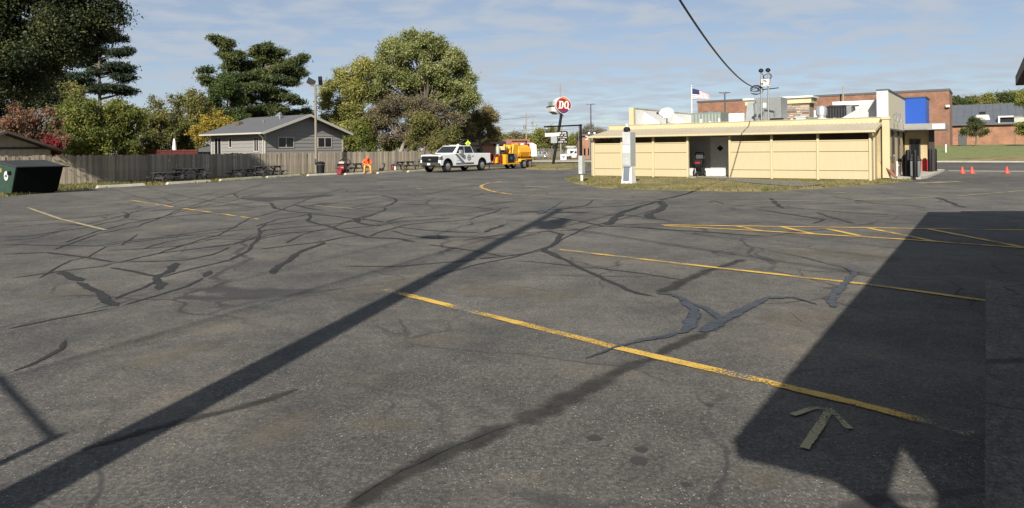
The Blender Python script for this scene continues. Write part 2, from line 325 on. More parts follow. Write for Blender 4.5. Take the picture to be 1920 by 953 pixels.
sheet('entry_walk', [G(*p) for p in ((1290, 334), (1368, 335.5), (1470, 343), (1545, 349), (1500, 354), (1410, 347), (1330, 338))], .088, mat('worn_path', (.10, .095, .085), .9, .2, 3), kind='structure')
def inside(p, poly):
    x, y = p; c = False; j = len(poly) - 1
    for i in range(len(poly)):
        if (poly[i][1] > y) != (poly[j][1] > y) and x < (poly[j][0] - poly[i][0]) * (y - poly[i][1]) / (poly[j][1] - poly[i][1]) + poly[i][0]: c = not c
        j = i
    return c
grassm = leafmat('grass_blades', [(.05, .07, .018), (.12, .11, .035), (.22, .17, .075)], .2)
def tufts(name, poly, n, hgt, label, z0):
    P = np.array(poly); lo, hi = P.min(0), P.max(0); vs = []; fs = []
    while len(fs) < n:
        x, y = random.uniform(lo[0], hi[0]), random.uniform(lo[1], hi[1])
        if not inside((x, y), poly): continue
        for q in range(3):
            a = random.uniform(0, 6.28); w = random.uniform(.012, .03); h = hgt * random.uniform(.4, 1.2); o = len(vs); bx, by = x + random.gauss(0, .06), y + random.gauss(0, .06); lean = random.uniform(0, .06)
            vs += [(bx - w * math.cos(a), by - w * math.sin(a), z0), (bx + w * math.cos(a), by + w * math.sin(a), z0), (bx + lean * math.sin(a), by + lean * math.cos(a), z0 + h)]; fs.append((o, o + 1, o + 2))
    me = bpy.data.meshes.new(name); me.from_pydata(vs, [], fs); me.materials.append(grassm); o = link(name, me); return tag(o, label, 'grass', kind='stuff')
tufts('grass', isl1, 15000, .10, 'short patchy grass in front of the yellow restaurant wall', .03)
tufts('grass', isl2, 4000, .12, 'dry yellow grass around the foot of the leaning sign', .06)
verge = [G(*p) for p in edge_px[1:]] + [ua(50, 42.1), ua(-2, 42.1)]
tufts('grass', verge, 16000, .16, 'rough grass along the foot of the board fence', -.03)

# ---------------------------------------------------------------- painted markings and sealed cracks on the lot
yel = paint('worn_yellow_paint', (.46, .29, .05), .465, 70, (.44, .40, .30)); yel2 = paint('yellow_paint', (.46, .285, .05), .40, 70); arw = paint('arrow_paint', (.28, .24, .135), .42, 60); pale = paint('faded_pale_paint', (.26, .22, .12), .41, 60)
ZC = [0]
def ribbon(name, px, w, m, z=.004, jit=0., parent=LOT, taper=False, seg=.22):
    P = [Vector(G(*p)) for p in px] if px and len(px[0]) == 2 else px
    pts = []
    for a, b in zip(P[:-1], P[1:]):
        n = max(1, min(40, int((b - a).length / seg)))
        for i in range(n): pts.append(a.lerp(b, i / n))
    pts.append(P[-1])
    if jit:                                                     # a slowly wandering line
        ph = [random.uniform(0, 6.28) for _ in range(4)]; s = 0; q = []
        for i, p in enumerate(pts):
            if i: s += (p - pts[i - 1]).length
            d = (pts[min(i + 1, len(pts) - 1)] - pts[max(0, i - 1)]); d = d.normalized() if d.length else Vector((1, 0)); nrm = Vector((-d.y, d.x))
            q.append(p + nrm * jit * (math.sin(s * 1.7 + ph[0]) * .5 + math.sin(s * 4.3 + ph[1]) * .3 + random.uniform(-.25, .25)))
        pts = q
    us = []; vs = []; n = len(pts); ZC[0] += 1; z += (ZC[0] % 60) * .00008
    for i, p in enumerate(pts):
        d = (pts[min(i + 1, n - 1)] - pts[max(0, i - 1)]); d = d.normalized() if d.length else Vector((1, 0)); nrm = Vector((-d.y, d.x))
        ww = (w if not isinstance(w, (list, tuple)) else w[0] + (w[1] - w[0]) * i / max(1, n - 1)) / 2
        e1 = ww * (1 + (random.uniform(-.3, .3) if jit else random.uniform(-.06, .06))); e2 = ww * (1 + (random.uniform(-.3, .3) if jit else random.uniform(-.06, .06)))
        if taper and (i == 0 or i == n - 1): e1 = e2 = .005
        a = p + nrm * e1; b = p - nrm * e2; vs += [(a.x, a.y, z), (b.x, b.y, z)]; us += [min(i, n - 1 - i) * seg, min(i, n - 1 - i) * seg]
    me = bpy.data.meshes.new(name); me.from_pydata(vs, [], [(2 * i, 2 * i + 1, 2 * i + 3, 2 * i + 2) for i in range(n - 1)]); me.materials.append(m)
    ul = me.uv_layers.new(name='UVMap')
    for lp in me.loops: ul.data[lp.index].uv = (us[lp.vertex_index], lp.vertex_index % 2)
    o = link(name, me, parent); return o
for px, w, m in (
    ([(722, 544), (1150, 652), (1440, 719), (1600, 757), (1825, 817)], .115, yel), ([(1050, 469), (1280, 496), (1560, 527), (1640, 536), (1855, 566)], .11, yel),
    ([(1240, 422.5), (1560, 427), (1920, 432.5)], .12, yel2), ([(1245, 424), (1440, 434.5), (1700, 450), (1930, 466.5)], .12, yel2),
    ([(1380, 424.5), (1428, 434)], .13, yel2), ([(1465, 426), (1522, 439)], .13, yel2), ([(1540, 427.5), (1625, 446)], .13, yel2), ([(1630, 429), (1752, 453.5)], .13, yel2), ([(1740, 430), (1915, 464)], .13, yel2),
    ([(940, 341), (915, 344), (902, 348.5), (903, 353), (925, 360), (960, 365)], .16, yel), ([(960, 365), (1060, 371), (1150, 375), (1250, 377), (1400, 378), (1560, 376), (1700, 373), (1800, 368), (1920, 358)], .10, pale),
    ([(245, 376), (332, 390), (400, 399.5), (485, 412)], .10, yel), ([(52, 390), (112, 411), (198, 432)], .10, pale), ([(590, 386), (662, 392)], .10, pale),
    ([(1508, 844), (1532, 808), (1558, 769)], .06, arw), ([(1486, 781), (1525, 768), (1556, 770), (1593, 807)], .05, arw),
    ([(985, 350), (1030, 352)], .3, pale), ([(1185, 361), (1240, 361)], .25, pale), ([(1545, 361), (1585, 362)], .2, pale), ([(1720, 344), (1800, 341)], .5, pale), ([(780, 354), (800, 355)], .2, pale)):
    ribbon('painted_line', px, w, m, z=.010)
seal = sealmat('crack_sealant', (.022, .0215, .0215), .75, .2, .5); seal2 = sealmat('fresh_tar', (.017, .020, .026), .40, .5, .60, .6, .8, 1., None, .35, 1.9, .2); soft = sealmat('worn_sealant', (.032, .031, .029), .85, .15, .30, .5, 0., .66, None, .65, .8); soft_p = mat('patch_asphalt', (.02, .019, .018), .85, .25, 6)
CR = [
 (.06, [(0,387),(120,381),(240,375),(320,370),(480,360)]), (.06, [(0,418),(100,412),(160,408),(230,399),(330,393),(400,388),(480,380)]),
 (.06, [(0,445),(55,443),(110,434),(170,426),(200,418),(238,411),(265,413),(310,408),(395,400),(480,393)]), (.05, [(0,453),(60,448),(110,435)]),
 (.05, [(0,428),(50,424),(105,419),(170,424)]), (.05, [(0,459),(90,460),(180,462),(260,453),(360,441),(480,428)]),
 (.075, [(0,477),(90,474),(120,478),(210,491),(225,492),(260,483),(300,475),(400,463),(440,458),(470,449),(484,443)]), (.06, [(225,492),(300,490),(350,488),(400,478),(432,463)]),
 (.08, [(235,410),(240,401),(230,397)]), (.03, [(180,345),(260,370),(330,388),(352,390)]), (.035, [(275,352),(330,366),(400,378),(480,390)]), (.04, [(300,371),(325,379)]),
 (.06, [(400,368),(430,372),(445,371),(438,362)]), (.10, [(505,380),(515,390),(540,396),(575,400),(620,405),(690,413),(720,417)]),
 (.10, [(578,401),(583,408),(580,416),(610,424),(640,432),(665,439),(690,445),(740,448),(780,455)]), (.06, [(480,426),(495,420),(520,412),(560,406),(578,402)]),
 (.06, [(480,437),(500,432),(560,426),(640,419),(700,402),(718,396),(722,390),(712,388)]), (.05, [(480,447),(520,438),(560,436),(640,430),(690,425),(740,418),(800,412),(850,409)]),
 (.06, [(690,445),(720,433),(760,422),(800,418),(850,415),(880,412),(900,405),(930,397),(942,391)]), (.06, [(480,469),(560,459),(600,454),(640,446),(690,440)]),
 (.12, [(610,454),(585,464),(570,470),(555,480),(540,490),(520,500),(508,510),(505,517)]), (.12, [(668,410),(672,416),(690,422),(720,425)]), (.05, [(720,417),(760,408),(800,406),(880,399),(960,389)]),
 (.09, [(716,367),(735,371),(744,376),(736,383),(720,388),(662,392)]), (.05, [(744,377),(820,376),(880,370),(910,363)]), (.05, [(736,382),(820,385),(890,389),(935,394)]), (.05, [(890,389),(920,384),(960,378),(1040,372)]),
 (.09, [(550,384),(560,387),(590,393),(610,395)]), (.05, [(735,433),(760,440),(800,446),(840,450)]), (.05, [(735,425),(800,432),(860,436),(905,437)]), (.10, [(905,437),(930,428),(945,421)]),
 (.06, [(960,398),(1000,397),(1060,391),(1100,386),(1112,376)]), (.06, [(1050,392),(1120,389),(1180,386),(1200,382),(1240,373)]), (.08, [(1030,407),(1080,414),(1130,424),(1200,427),(1260,432),(1340,437),(1440,444)]),
 (.22, [(1138,423),(1150,410),(1175,396),(1200,387)]), (.12, [(1200,387),(1240,375),(1290,363),(1320,351)]), (.26, [(1240,378),(1245,386),(1235,395),(1218,403),(1225,411)]), (.08, [(1165,402),(1220,410),(1262,415)]),
 (.05, [(1180,386),(1250,383),(1330,381),(1340,377)]), (.08, [(1335,375),(1355,383),(1440,390),(1520,393)]), (.12, [(1030,433),(1052,440),(1045,450),(1030,462),(1020,470),(1045,480),(1060,489)]),
 (.08, [(1045,480),(1100,510),(1150,530),(1200,551),(1240,560)]), (.05, [(960,489),(1020,494),(1120,503),(1220,515),(1290,527)]), (.10, [(1410,391),(1470,400),(1530,410),(1545,412),(1520,420)]), (.14, [(1445,372),(1467,391)]), (.07, [(1420,388),(1470,388),(1540,395),(1600,400),(1680,403)]),
 (.09, [(1560,368),(1640,382),(1700,385),(1740,390)]), (.13, [(1755,370),(1775,378),(1810,390)]), (.09, [(1530,398),(1560,408),(1600,420)]), (.05, [(0,341+19),(110,360)]),
 (.05, [(0,620),(100,600),(215,577)]), (.14, [(120,508),(140,520),(150,530)]), (.11, [(148,527),(165,540),(180,550),(200,565),(218,577)]), (.06, [(207,566),(240,552),(270,540),(300,522)]), (.16, [(296,546),(300,522),(318,510),(332,492)]),
 (.08, [(203,501),(250,510),(285,517),(300,522)]), (.055, [(0,525),(60,517),(120,508),(190,500),(225,491)]), (.065, [(300,522),(360,505),(430,488),(465,469),(488,445),(484,430),(500,420)]), (.055, [(225,576),(310,550),(350,537),(385,520)]), (.12, [(380,522),(392,514),(402,506)]),
 (.05, [(0,705),(60,682),(110,655),(128,632)]), (.05, [(640,499),(700,500),(760,499),(850,492),(900,486)]), (.05, [(800,458),(880,470),(950,482)]), (.04, [(560,344),(700,345),(830,341),(905,339)]), (.04, [(480,350),(600,353),(680,347),(740,343)])]
for _ in range(15):                                            # long thin wandering seams
    x = random.uniform(0, 900); y = random.uniform(365, 480) if random.random() < .75 else random.uniform(480, 640); sl = random.uniform(-.30, .02) * (y - 280) / 160; L_ = random.uniform(150, 480); q = [(x + L_ * i / 6, y + sl * L_ * i / 6 + random.uniform(-5, 5) * (y - 280) / 160) for i in range(7)]
    CR.append((random.uniform(.028, .045), [(a, max(345, b)) for a, b in q]))
for w, px in CR: ribbon('crack_seal', px, (w if w < .09 else .04 + w * .6) * 1.45, seal, z=.003, jit=.035 if w < .1 else .05, taper=True)
for w, px in (((.02, .1), [(1100, 675), (1150, 655), (1200, 640), (1250, 632), (1285, 622)]), (.15, [(1285, 622), (1296, 600), (1300, 582), (1285, 566)]), (.10, [(1290, 568), (1262, 553), (1235, 551)]), ((.17, .10), [(1318, 624), (1350, 606), (1390, 584), (1440, 560)]),
              ((.12, .03), [(1440, 560), (1490, 559), (1535, 572)]), (.10, [(1355, 600), (1330, 582), (1300, 570)]), (.12, [(1558, 577), (1565, 553), (1582, 535)]), (.11, [(1582, 535), (1590, 522), (1604, 511), (1585, 503)]), ((.05, .02), [(1585, 503), (1550, 495), (1500, 482), (1440, 470)]), ((.09, .02), [(900, 486), (960, 480), (1022, 470)]), ((.14, .03), [(1010, 402), (1035, 390), (1055, 377)])):
    ribbon('tar_seam', px, w, seal2, z=.0085, jit=.02, taper=False, seg=.1)
for w, px in (((.10, .17), [(640, 956), (700, 918), (760, 885), (825, 853), (900, 820), (960, 795)]), ((.19, .13), [(960, 797), (1020, 770), (1080, 738), (1140, 708), (1200, 680), (1228, 672)]), ((.10, .12), [(1232, 668), (1290, 640), (1325, 622)]), (.14, [(1235, 552), (1320, 510), (1395, 487)]), ((.05, .10), [(150, 843), (300, 803), (420, 775), (500, 752), (560, 732)])):
    ribbon('worn_seam', px, (tuple(x * 1.5 for x in w) if isinstance(w, tuple) else w * 1.5), soft, z=.002, jit=.03, taper=False, seg=.1)
for px in ([(640, 956), (700, 921), (760, 888), (825, 856), (900, 822), (960, 797)],): ribbon('crack', px, .012, seal, z=.0095, jit=.03, taper=True, seg=.06)
dust = sealmat('sandy_dust', (.14, .122, .095), .95, .1, .0, .3, 0., .36, None, .95, 1.6)
for w, px in ((.55, [(740, 646), (800, 640), (870, 634)]), (1.1, [(1450, 474), (1560, 478), (1690, 486)]), (.5, [(430, 850), (510, 815), (590, 775)]), (.8, [(1420, 590), (1500, 600), (1580, 590)]), (.35, [(1290, 690), (1360, 705), (1420, 720)]), (.3, [(650, 790), (740, 795), (800, 800)]), (.5, [(240, 690), (340, 660), (420, 640)]), (.9, [(60, 560), (140, 545), (220, 535)]), (.8, [(620, 560), (700, 540), (760, 520)]), (.3, [(1380, 880), (1440, 900), (1480, 920)]), (1.0, [(860, 540), (960, 545), (1080, 560)])): ribbon('dust_patch', px, w, dust, z=.0012, seg=.15)
pt = [G(*p) for p in ((445, 372), (470, 370.5), (540, 370), (590, 366), (630, 364.5), (615, 369), (560, 374), (520, 376), (500, 379), (470, 376))]
sheet('asphalt_patch', pt, .0012, soft_p, LOT); sheet('asphalt_patch', [G(*p) for p in ((575, 386), (600, 381), (640, 380.5), (610, 384), (585, 388))], .0014, soft_p, LOT)
for (x, y), r in (((1115, 822), .045), ((1203, 843), .04), ((1198, 865), .05), ((1286, 909), .03), ((1330, 760), .03)):
    c = G(x, y); sheet('oil_spot', [(c[0] + r * math.cos(a) * random.uniform(.8, 1.2), c[1] + r * math.sin(a) * random.uniform(.8, 1.2)) for a in [i * .39 for i in range(16)]], .0016, soft_p, LOT)

# ================================================================ the low building beside the camera (its eave throws the big shadow)
nb = thing('roadside_building', 'low tan building with overhanging eave beside the concrete walk', 'building', (0, 0, 0), ROT)
tanw = mat('tan_siding', (.34, .27, .18), .8); brn = mat('brown_trim', (.10, .065, .045), .7); shing = mat('brown_shingle', (.09, .08, .07), .9, .25, 8, bump=.4)
m = MB(); m.box(.25, 15.8, -9.2, -1.2, -.02, 2.82); m.build('wall', tanw, nb)
m = MB(); m.box(-.35, 15.8, -1.19, -.455, 2.78, 2.93); m.build('eave', brn, nb)
m = MB(); m.prism([(-.45, 2.935), (-1.21, 3.13), (-1.21, 3.06), (-.45, 2.932)], -.36, 15.82, 'x'); m.build('eave_shingles', shing, nb)
m = MB(); m.prism([(-1.21, 3.08), (-5.2, 4.3), (-9.6, 2.95), (-9.6, 2.85), (-1.21, 2.83)], .24, 16.22, 'x'); m.build('roof', shing, nb)
m = MB(); m.beam((-.12, -1.22, 2.40), (-.12, -.80, 2.78), .09, .09); m.build('brace', brn, nb)
m = MB(); m.box(-.2, .26, -1.32, -1.19, 2.36, 2.46); m.build('bracket', brn, nb)
wk = MB(); wk.box(-4, 9.8, -1.2, .02, -.05, .10); o = wk.build('sidewalk', asphalt('old_concrete', .10, .4)); o.rotation_euler = (0, 0, ROT); tag(o, kind='structure')

# ================================================================ utility pole behind the camera's shoulder, its wires
tipg = Vector(G(1050, 393)); PH = 12.5
PB = tipg - Vector((math.sin(SAZ), math.cos(SAZ))) * PH / math.tan(SEL)
polew = mat('weathered_pole', (.13, .10, .075), .9, .25, 4, stretch=(8, 8, .6))
up_ = thing('utility_pole', 'tall wooden utility pole with transformer and lamp arm at the lot edge', 'utility pole', (PB.x, PB.y, 0), -SAZ)   # local x = right of the shadow
m = MB(); m.tube([(0, 0, -.3), (0, 0, PH)], [.17, .115], 12); m.build('pole', polew, up_, True)
m = MB(); m.lathe([(.02, 0), (.27, .02), (.28, .1), (.28, .95), (.24, 1.05), (.05, 1.1)], 16, (.48, 0, 9.7)); m.lathe([(.05, 0), (.05, .25)], 8, (.48, 0, 10.75)); m.build('transformer', steel, up_, True)
m = MB(); m.box(.1, .25, -.05, .05, 9.9, 10.5); m.build('bracket', steel, up_)
m = MB(); m.tube([(-.1, 0, 8.5), (-.5, 0, 8.65), (-1.2, 0, 8.6)], .03, 6); a_ = m.build('lamp_arm', steel, up_)
m = MB(); m.lathe([(.05, -.3), (.13, -.2), (.16, 0), (.12, .25), (.03, .32)], 10, (-1.42, 0, 8.55), 'x'); m.build('lamp_head', steel, up_, True)
m = MB(); m.box(.12, .34, -.08, .1, 1.8, 2.15); m.build('meter_box', steel, up_)
m = MB(); m.box(-.9, .9, -.05, .05, 11.9, 12.02); m.build('crossarm', polew, up_)
def sag(a, b, s, n=24): a, b = Vector(a), Vector(b); return [a.lerp(b, i / n) - Vector((0, 0, 4 * s * (i / n) * (1 - i / n))) for i in range(n + 1)]
FP = [Vector((PB.x - 13, PB.y - 29)), Vector((PB.x + 20, PB.y - 27))]
for i, f in enumerate(FP):
    q = thing('utility_pole', ['plain wooden utility pole up the street behind the lot', 'plain wooden utility pole behind the roadside building'][i], 'utility pole', (f.x, f.y, 0))
    m = MB(); m.tube([(0, 0, -.3), (0, 0, 12.2)], [.17, .115], 10); m.build('pole', polew, q, True); m = MB(); m.box(-.9, .9, -.05, .05, 11.8, 11.92); m.build('crossarm', polew, q)
    for j, (o_, z) in enumerate(((-.8, 12.05), (.8, 12.05), (.1, 10.2))):
        m = MB(); m.tube(sag((PB.x + o_ * math.cos(SAZ), PB.y - o_ * math.sin(SAZ), z), (f.x + o_, f.y, z - .1), .7), .018 if z > 11 else .03, 5)
        tag(m.build('overhead_wire', black), ['bare overhead wire on the %s crossarm end strung to the pole up the street', 'bare overhead wire on the %s crossarm end strung behind the roadside building'][i] % ('lamp side' if o_ < 0 else 'transformer side') if z > 11 else ['thick low overhead cable strung to the pole up the street', 'thick low overhead cable strung behind the roadside building'][i], 'wire', 'overhead wires')
t_ = Vector(G(100, 822)); hh = 2.25; pb = t_ - Vector((math.sin(SAZ), math.cos(SAZ))) * hh / math.tan(SEL); te = Vector(G(-40, 668)); pe = te - Vector((math.sin(SAZ), math.cos(SAZ))) * hh / math.tan(SEL)
q = thing('shadow_post', 'unseen thin post with a side arm added to cast a shadow', 'post', (pb.x, pb.y, 0))  # out of view, shaped to throw the thin bent shadow on the lot
m = MB(); m.tube([(0, 0, 0), (0, 0, hh + .03)], .035, 8); m.build('post', steel, q); m = MB(); m.tube([(0, 0, hh), (pe.x - pb.x, pe.y - pb.y, hh)], .022, 6); m.build('side_arm', steel, q)

# ================================================================ board fence
FL = 42.25; FA0, FA1 = 4.0, 46.0
fx, fy = ua(FA0, FL); fw = mat('weathered_board', (.235, .20, .155), .9, .35, 2.2, stretch=(7, 7, .5), bump=.3, bsc=20)
fw2 = mat('pale_board', (.31, .265, .20), .9, .3, 2.2, stretch=(7, 7, .5), bump=.3, bsc=20); fw3 = mat('grey_board', (.185, .16, .13), .9, .3, 2.2, stretch=(7, 7, .5), bump=.3, bsc=20)
fence = thing('board_fence', 'tall weathered wooden board fence along the parking lot', 'fence', (fx, fy, 0), ROT)
bm_ = []
for mm_ in (fw, fw2, fw3):
    m = MB(); m.hexa([(-.074, -.012, 0), (.074, -.012, 0), (.074, .012, 0), (-.074, .012, 0)], [(-.074, -.012, 1.62), (.074, -.012, 1.62), (.074, .012, 1.62), (-.074, .012, 1.62)]); bm_.append(m.mesh('board', mm_))
nb_ = int((FA1 - FA0) / .156)
for i in range(nb_):
    o = link('board', random.choices(bm_, (5, 3, 2))[0], fence); o.location = (i * .156, random.uniform(-.007, .007), random.uniform(-.05, .012)); o.rotation_euler = (random.uniform(-.012, .012), random.uniform(-.006, .006), random.uniform(-.04, .04)); o.scale = (random.uniform(.93, 1.04), 1, random.uniform(.985, 1.02))
for z in (.3, 1.3):
    m = MB(); m.box(0, FA1 - FA0, .02, .06, z, z + .09); m.build('rail', fw3, fence)
for i in range(18):
    m = MB(); m.box(i * 2.44, i * 2.44 + .09, .062, .15, -.1, 1.55); m.build('post', fw3, fence)

# ================================================================ wheel stops
ws_m = mat('pale_concrete', (.36, .34, .29), .9, .16, 4, bump=.3)
m = MB(); w2 = 1.05; m.hexa([(-w2, -.10, 0), (w2, -.10, 0), (w2, .10, 0), (-w2, .10, 0)], [(-w2 + .06, -.065, .13), (w2 - .06, -.065, .13), (w2 - .06, .065, .13), (-w2 + .06, .065, .13)])
wsme = m.mesh('wheel_stop', ws_m)
WS = [((180, 353.5), (272, 348.5), 'white concrete wheel stop beside the green dumpster'), ((312, 346.5), (395, 341.5), 'concrete wheel stop in front of the shaded dark picnic table'), ((411, 340.5), (492, 334.5), 'shaded concrete wheel stop between the two dark picnic tables'), ((499, 334.3), (563, 330), 'concrete wheel stop left of the tall light pole'),
      ((576, 330.5), (633, 327.5), 'concrete wheel stop at the foot of the light pole'), ((646, 328.5), (696, 325.5), 'concrete wheel stop under the boots of the seated worker'), ((707, 326), (754, 322), 'concrete wheel stop in front of the backpack blower'), ((764, 323.2), (806, 320), 'concrete wheel stop beside the front of the white pickup')]
for p0, p1, lb in WS:
    a, b = Vector(G(*p0)), Vector(G(*p1)); d = b - a; o = link('wheel_stop', wsme, None, bevel=.012); c = (a + b) / 2; o.location = (c.x, c.y, .002); o.rotation_euler = (0, 0, math.atan2(d.y, d.x)); o.scale = (d.length / 2.1, 1, 1); tag(o, lb, 'wheel stop', 'wheel stops along the lot edge')

# ================================================================ grey house behind the fence
CY_ = 54.; C0 = (XT(497, CY_), CY_); hz = -.05
house = thing('grey_house', 'grey clapboard ranch house with low gable roof behind the fence', 'house', (C0[0], C0[1], hz), ROT)   # x along the gable wall (A), y along the long wall (L)
GW = 7.9; LWALL = 7.4; EH = 3.35; PK = 4.65
sid = mat('grey_siding', (.175, .17, .165), .8, .08, 2, stretch=(.5, .5, 6)); trimw = mat('house_trim', (.34, .325, .295), .6, .05); shg = mat('grey_shingle', (.065, .068, .075), .9, .35, 10, bump=.4)
core = MB(); core.prism([(0, 0), (GW, 0), (GW, EH), (GW / 2, PK), (0, EH)], 0, LWALL); core.build('wall', sid, house)
m = MB(); lap = .30; z = .02                                   # lapped boards, gable wall (y=0 face) and long wall (x=0 face)
while z < PK - .15:
    zt = z + lap; zm = min(zt, PK)
    x0 = 0 if zt <= EH else (zt - EH) / (PK - EH) * GW / 2; x1 = GW - x0
    if x1 - x0 > .3: m.hexa([(x0, -.035, z), (x1, -.035, z), (x1, .01, z), (x0, .01, z)], [(x0, -.008, zt - .012), (x1, -.008, zt - .012), (x1, .01, zt - .012), (x0, .01, zt - .012)])
    if zt <= EH + .05: m.hexa([(-.035, 0, z), (.01, 0, z), (.01, LWALL, z), (-.035, LWALL, z)], [(-.008, 0, zt - .012), (.01, 0, zt - .012), (.01, LWALL, zt - .012), (-.008, LWALL, zt - .012)])
    z = zt
tag(m.build('clapboard', sid, house), kind='stuff')
for (x, y) in ((-.05, -.05), (GW - .06, -.05), (-.05, LWALL - .06)):
    m = MB(); m.box(x, x + .11, y, y + .11, 0, EH - .02); m.build('corner_board', trimw, house)
ov = .65; pitch = (PK - EH) / (GW / 2)
m = MB(); m.prism([(-ov, EH - ov * pitch + .02), (GW / 2, PK + .02), (GW + ov, EH - ov * pitch + .02), (GW + ov, EH - ov * pitch + .16), (GW / 2, PK + .19), (-ov, EH - ov * pitch + .16)], -ov, LWALL + ov); rf = m.build('roof', shg, house)
for s in (0, 1):
    xa = -ov - .01 if s == 0 else GW + ov + .01
    m = MB(); m.beam((xa, -ov - .02, EH - ov * pitch + .07), (GW / 2, -ov - .02, PK + .1), .04, .2); m.build('rake_board', trimw, rf)
m = MB(); m.box(-ov - .12, -ov - .01, -ov, LWALL + ov, EH - ov * pitch + .02, EH - ov * pitch + .14); m.build('gutter', trimw, rf)
m = MB(); m.tube([(-ov - .06, -ov + .4, EH - ov * pitch), (-ov * .5, -.2, EH - .5), (-.1, .12, EH - .6), (-.1, .12, 0)], .045, 6); m.build('downspout', trimw, house)
m = MB(); m.lathe([(.11, 0), (.11, .62), (.17, .63), (.17, .72), (.05, .78)], 10, (GW / 2 - .9, 2.2, PK - .35)); m.build('vent_pipe', steel, rf, True)
m = MB(); m.lathe([(.06, 0), (.06, .4)], 8, (GW / 2 - 1.8, 3.2, PK - .6)); m.build('vent_pipe', steel, rf, True)
m = MB(); m.box(1.6, 2.0, 5.9, 6.5, PK - .55, PK - .28); m.build('roof_vent', brn, rf)
def window(root, face, u0, u1, z0, z1, nm='window', mull=True, fm=None):
    fm = fm or trimw; g = MB(); f = MB(); sl = MB(); t = .07
    def bx(m_, a0, a1, d0, d1, b0, b1):
        if face == 'y': m_.box(a0, a1, -d1, -d0, b0, b1)
        else: m_.box(-d1, -d0, a0, a1, b0, b1)
    for a0, a1, b0, b1 in ((u0, u1, z1 - t, z1), (u0, u1, z0, z0 + t), (u0, u0 + t, z0 + t, z1 - t), (u1 - t, u1, z0 + t, z1 - t)): bx(f, a0, a1, .0, .06, b0, b1)
    if mull: bx(f, (u0 + u1) / 2 - .03, (u0 + u1) / 2 + .03, .0, .06, z0 + t, z1 - t)
    o = f.build(nm, fm, root)
    for a, b in (((u0 + t, (u0 + u1) / 2 - .03), ((u0 + u1) / 2 + .03, u1 - t)) if mull else ((u0 + t, u1 - t),)):
        g = MB(); bx(g, a, b, .036, .044, z0 + t, z1 - t); g.build('pane', glass(), o)
    return o
def hu(px):                                                   # pixel column -> position along gable wall / long wall of the house
    u = ray(px)[0]; return ((u * C0[1] - C0[0]) / (Ax - u * Ay))
def hv(px):
    u = ray(px)[0]; return ((u * C0[1] - C0[0]) / (Lx - u * Ly))
window(house, 'y', hu(521), hu(551), 2.05, 2.95); window(house, 'y', hu(595), hu(622), 2.05, 2.95)
window(house, 'x', hv(486), hv(477), 1.75, 2.95, mull=True); window(house, 'x', hv(436), hv(430), 2.1, 2.95, mull=False)
dr = window(house, 'x', hv(416), hv(403), .9, 3.0, 'patio_door')
lower = MB(); lower.prism([(.5, 1.9), (3.0, 2.55), (3.0, 1.8), (.5, 1.8)], LWALL + .05, LWALL + 4.2); lower.build('porch_roof', shg, house)
lower = MB(); lower.box(1.0, 3.0, LWALL + .1, LWALL + 3.8, 0, 1.79); lower.build('porch_wall', sid, house)
redw = mat('red_stained_wood', (.075, .014, .011), .75, .2, 3)
deck = thing('deck', 'red stained wooden deck with railing beside the grey house', 'deck', (C0[0], C0[1], 0), ROT)
d0, d1 = hv(425), hv(330)
m = MB(); m.box(-2.6, -.15, d0, d1, .8, .95); m.build('floor', redw, deck)
m = MB(); m.box(-2.6, -2.5, d0, d1, 1.83, 1.93); m.box(-2.6, -2.5, d0, d1, 1.08, 1.15); m.build('rail', redw, deck)
for i in range(int((d1 - d0) / .16)):
    m = MB(); m.box(-2.57, -2.53, d0 + i * .16, d0 + i * .16 + .10, 1.15, 1.83); m.build('baluster', redw, deck)
for i in range(5):
    y_ = d0 + .02 + (d1 - d0 - .16) * i / 4; m = MB(); m.box(-2.62, -2.48, y_, y_ + .12, -.1, 2.0); m.build('post', redw, deck)
um = thing('folded_parasol', 'folded white garden parasol standing on the red deck', 'parasol', (C0[0] + Ax * -1.4 + Lx * hv(356), C0[1] + Ay * -1.4 + Ly * hv(356), .95))
m = MB(); m.tube([(0, 0, 0), (0, 0, 2.0)], .03, 8); m.build('pole', white, um)
m = MB(); m.lathe([(.05, .75), (.2, .8), (.16, 1.2), (.11, 1.7), (.03, 2.0)], 9, (0, 0, 0)); m.build('canopy', mat('white_canvas', (.62, .61, .58), .9, .15, 6), um, True)

# ================================================================ shed behind the fence at the left
SY = 44.; sx_ = XT(95, SY)
shed = thing('shed', 'board and batten shed with dark overhanging roof behind the fence', 'shed', (sx_, SY, 0), ROT)
batt = mat('pale_batten_wall', (.36, .33, .28), .85, .15, 3); drk = mat('dark_brown_roof', (.045, .035, .03), .8)
m = MB(); m.prism([(0, 0), (0, 2.0), (2.6, 2.75), (5.2, 2.0), (5.2, 0)], 0, 6, 'y'); 
m = MB(); m.prism([(0, 0), (-5.2, 0), (-5.2, 1.95), (-2.6, 2.95), (0, 1.95)], .0, 5.); m.build('wall', batt, shed)
for i in range(14):
    x = -5.1 + i * .38; m = MB(); m.box(x, x + .05, -.03, .02, 0, 1.95 + 1.0 * (1 - abs(x + 2.6) / 2.6) - .06); m.build('batten', drk if i % 20 == 99 else batt, shed)
m = MB(); m.prism([(.75, 1.72), (-2.6, 3.0), (-5.9, 1.72), (-5.9, 1.86), (-2.6, 3.16), (.75, 1.86)], -.8, 5.4); m.build('roof', drk, shed)
m = MB(); m.box(-5.2, 0, -.06, -.005, 2.02, 2.16); m.build('belly_band', drk, shed)

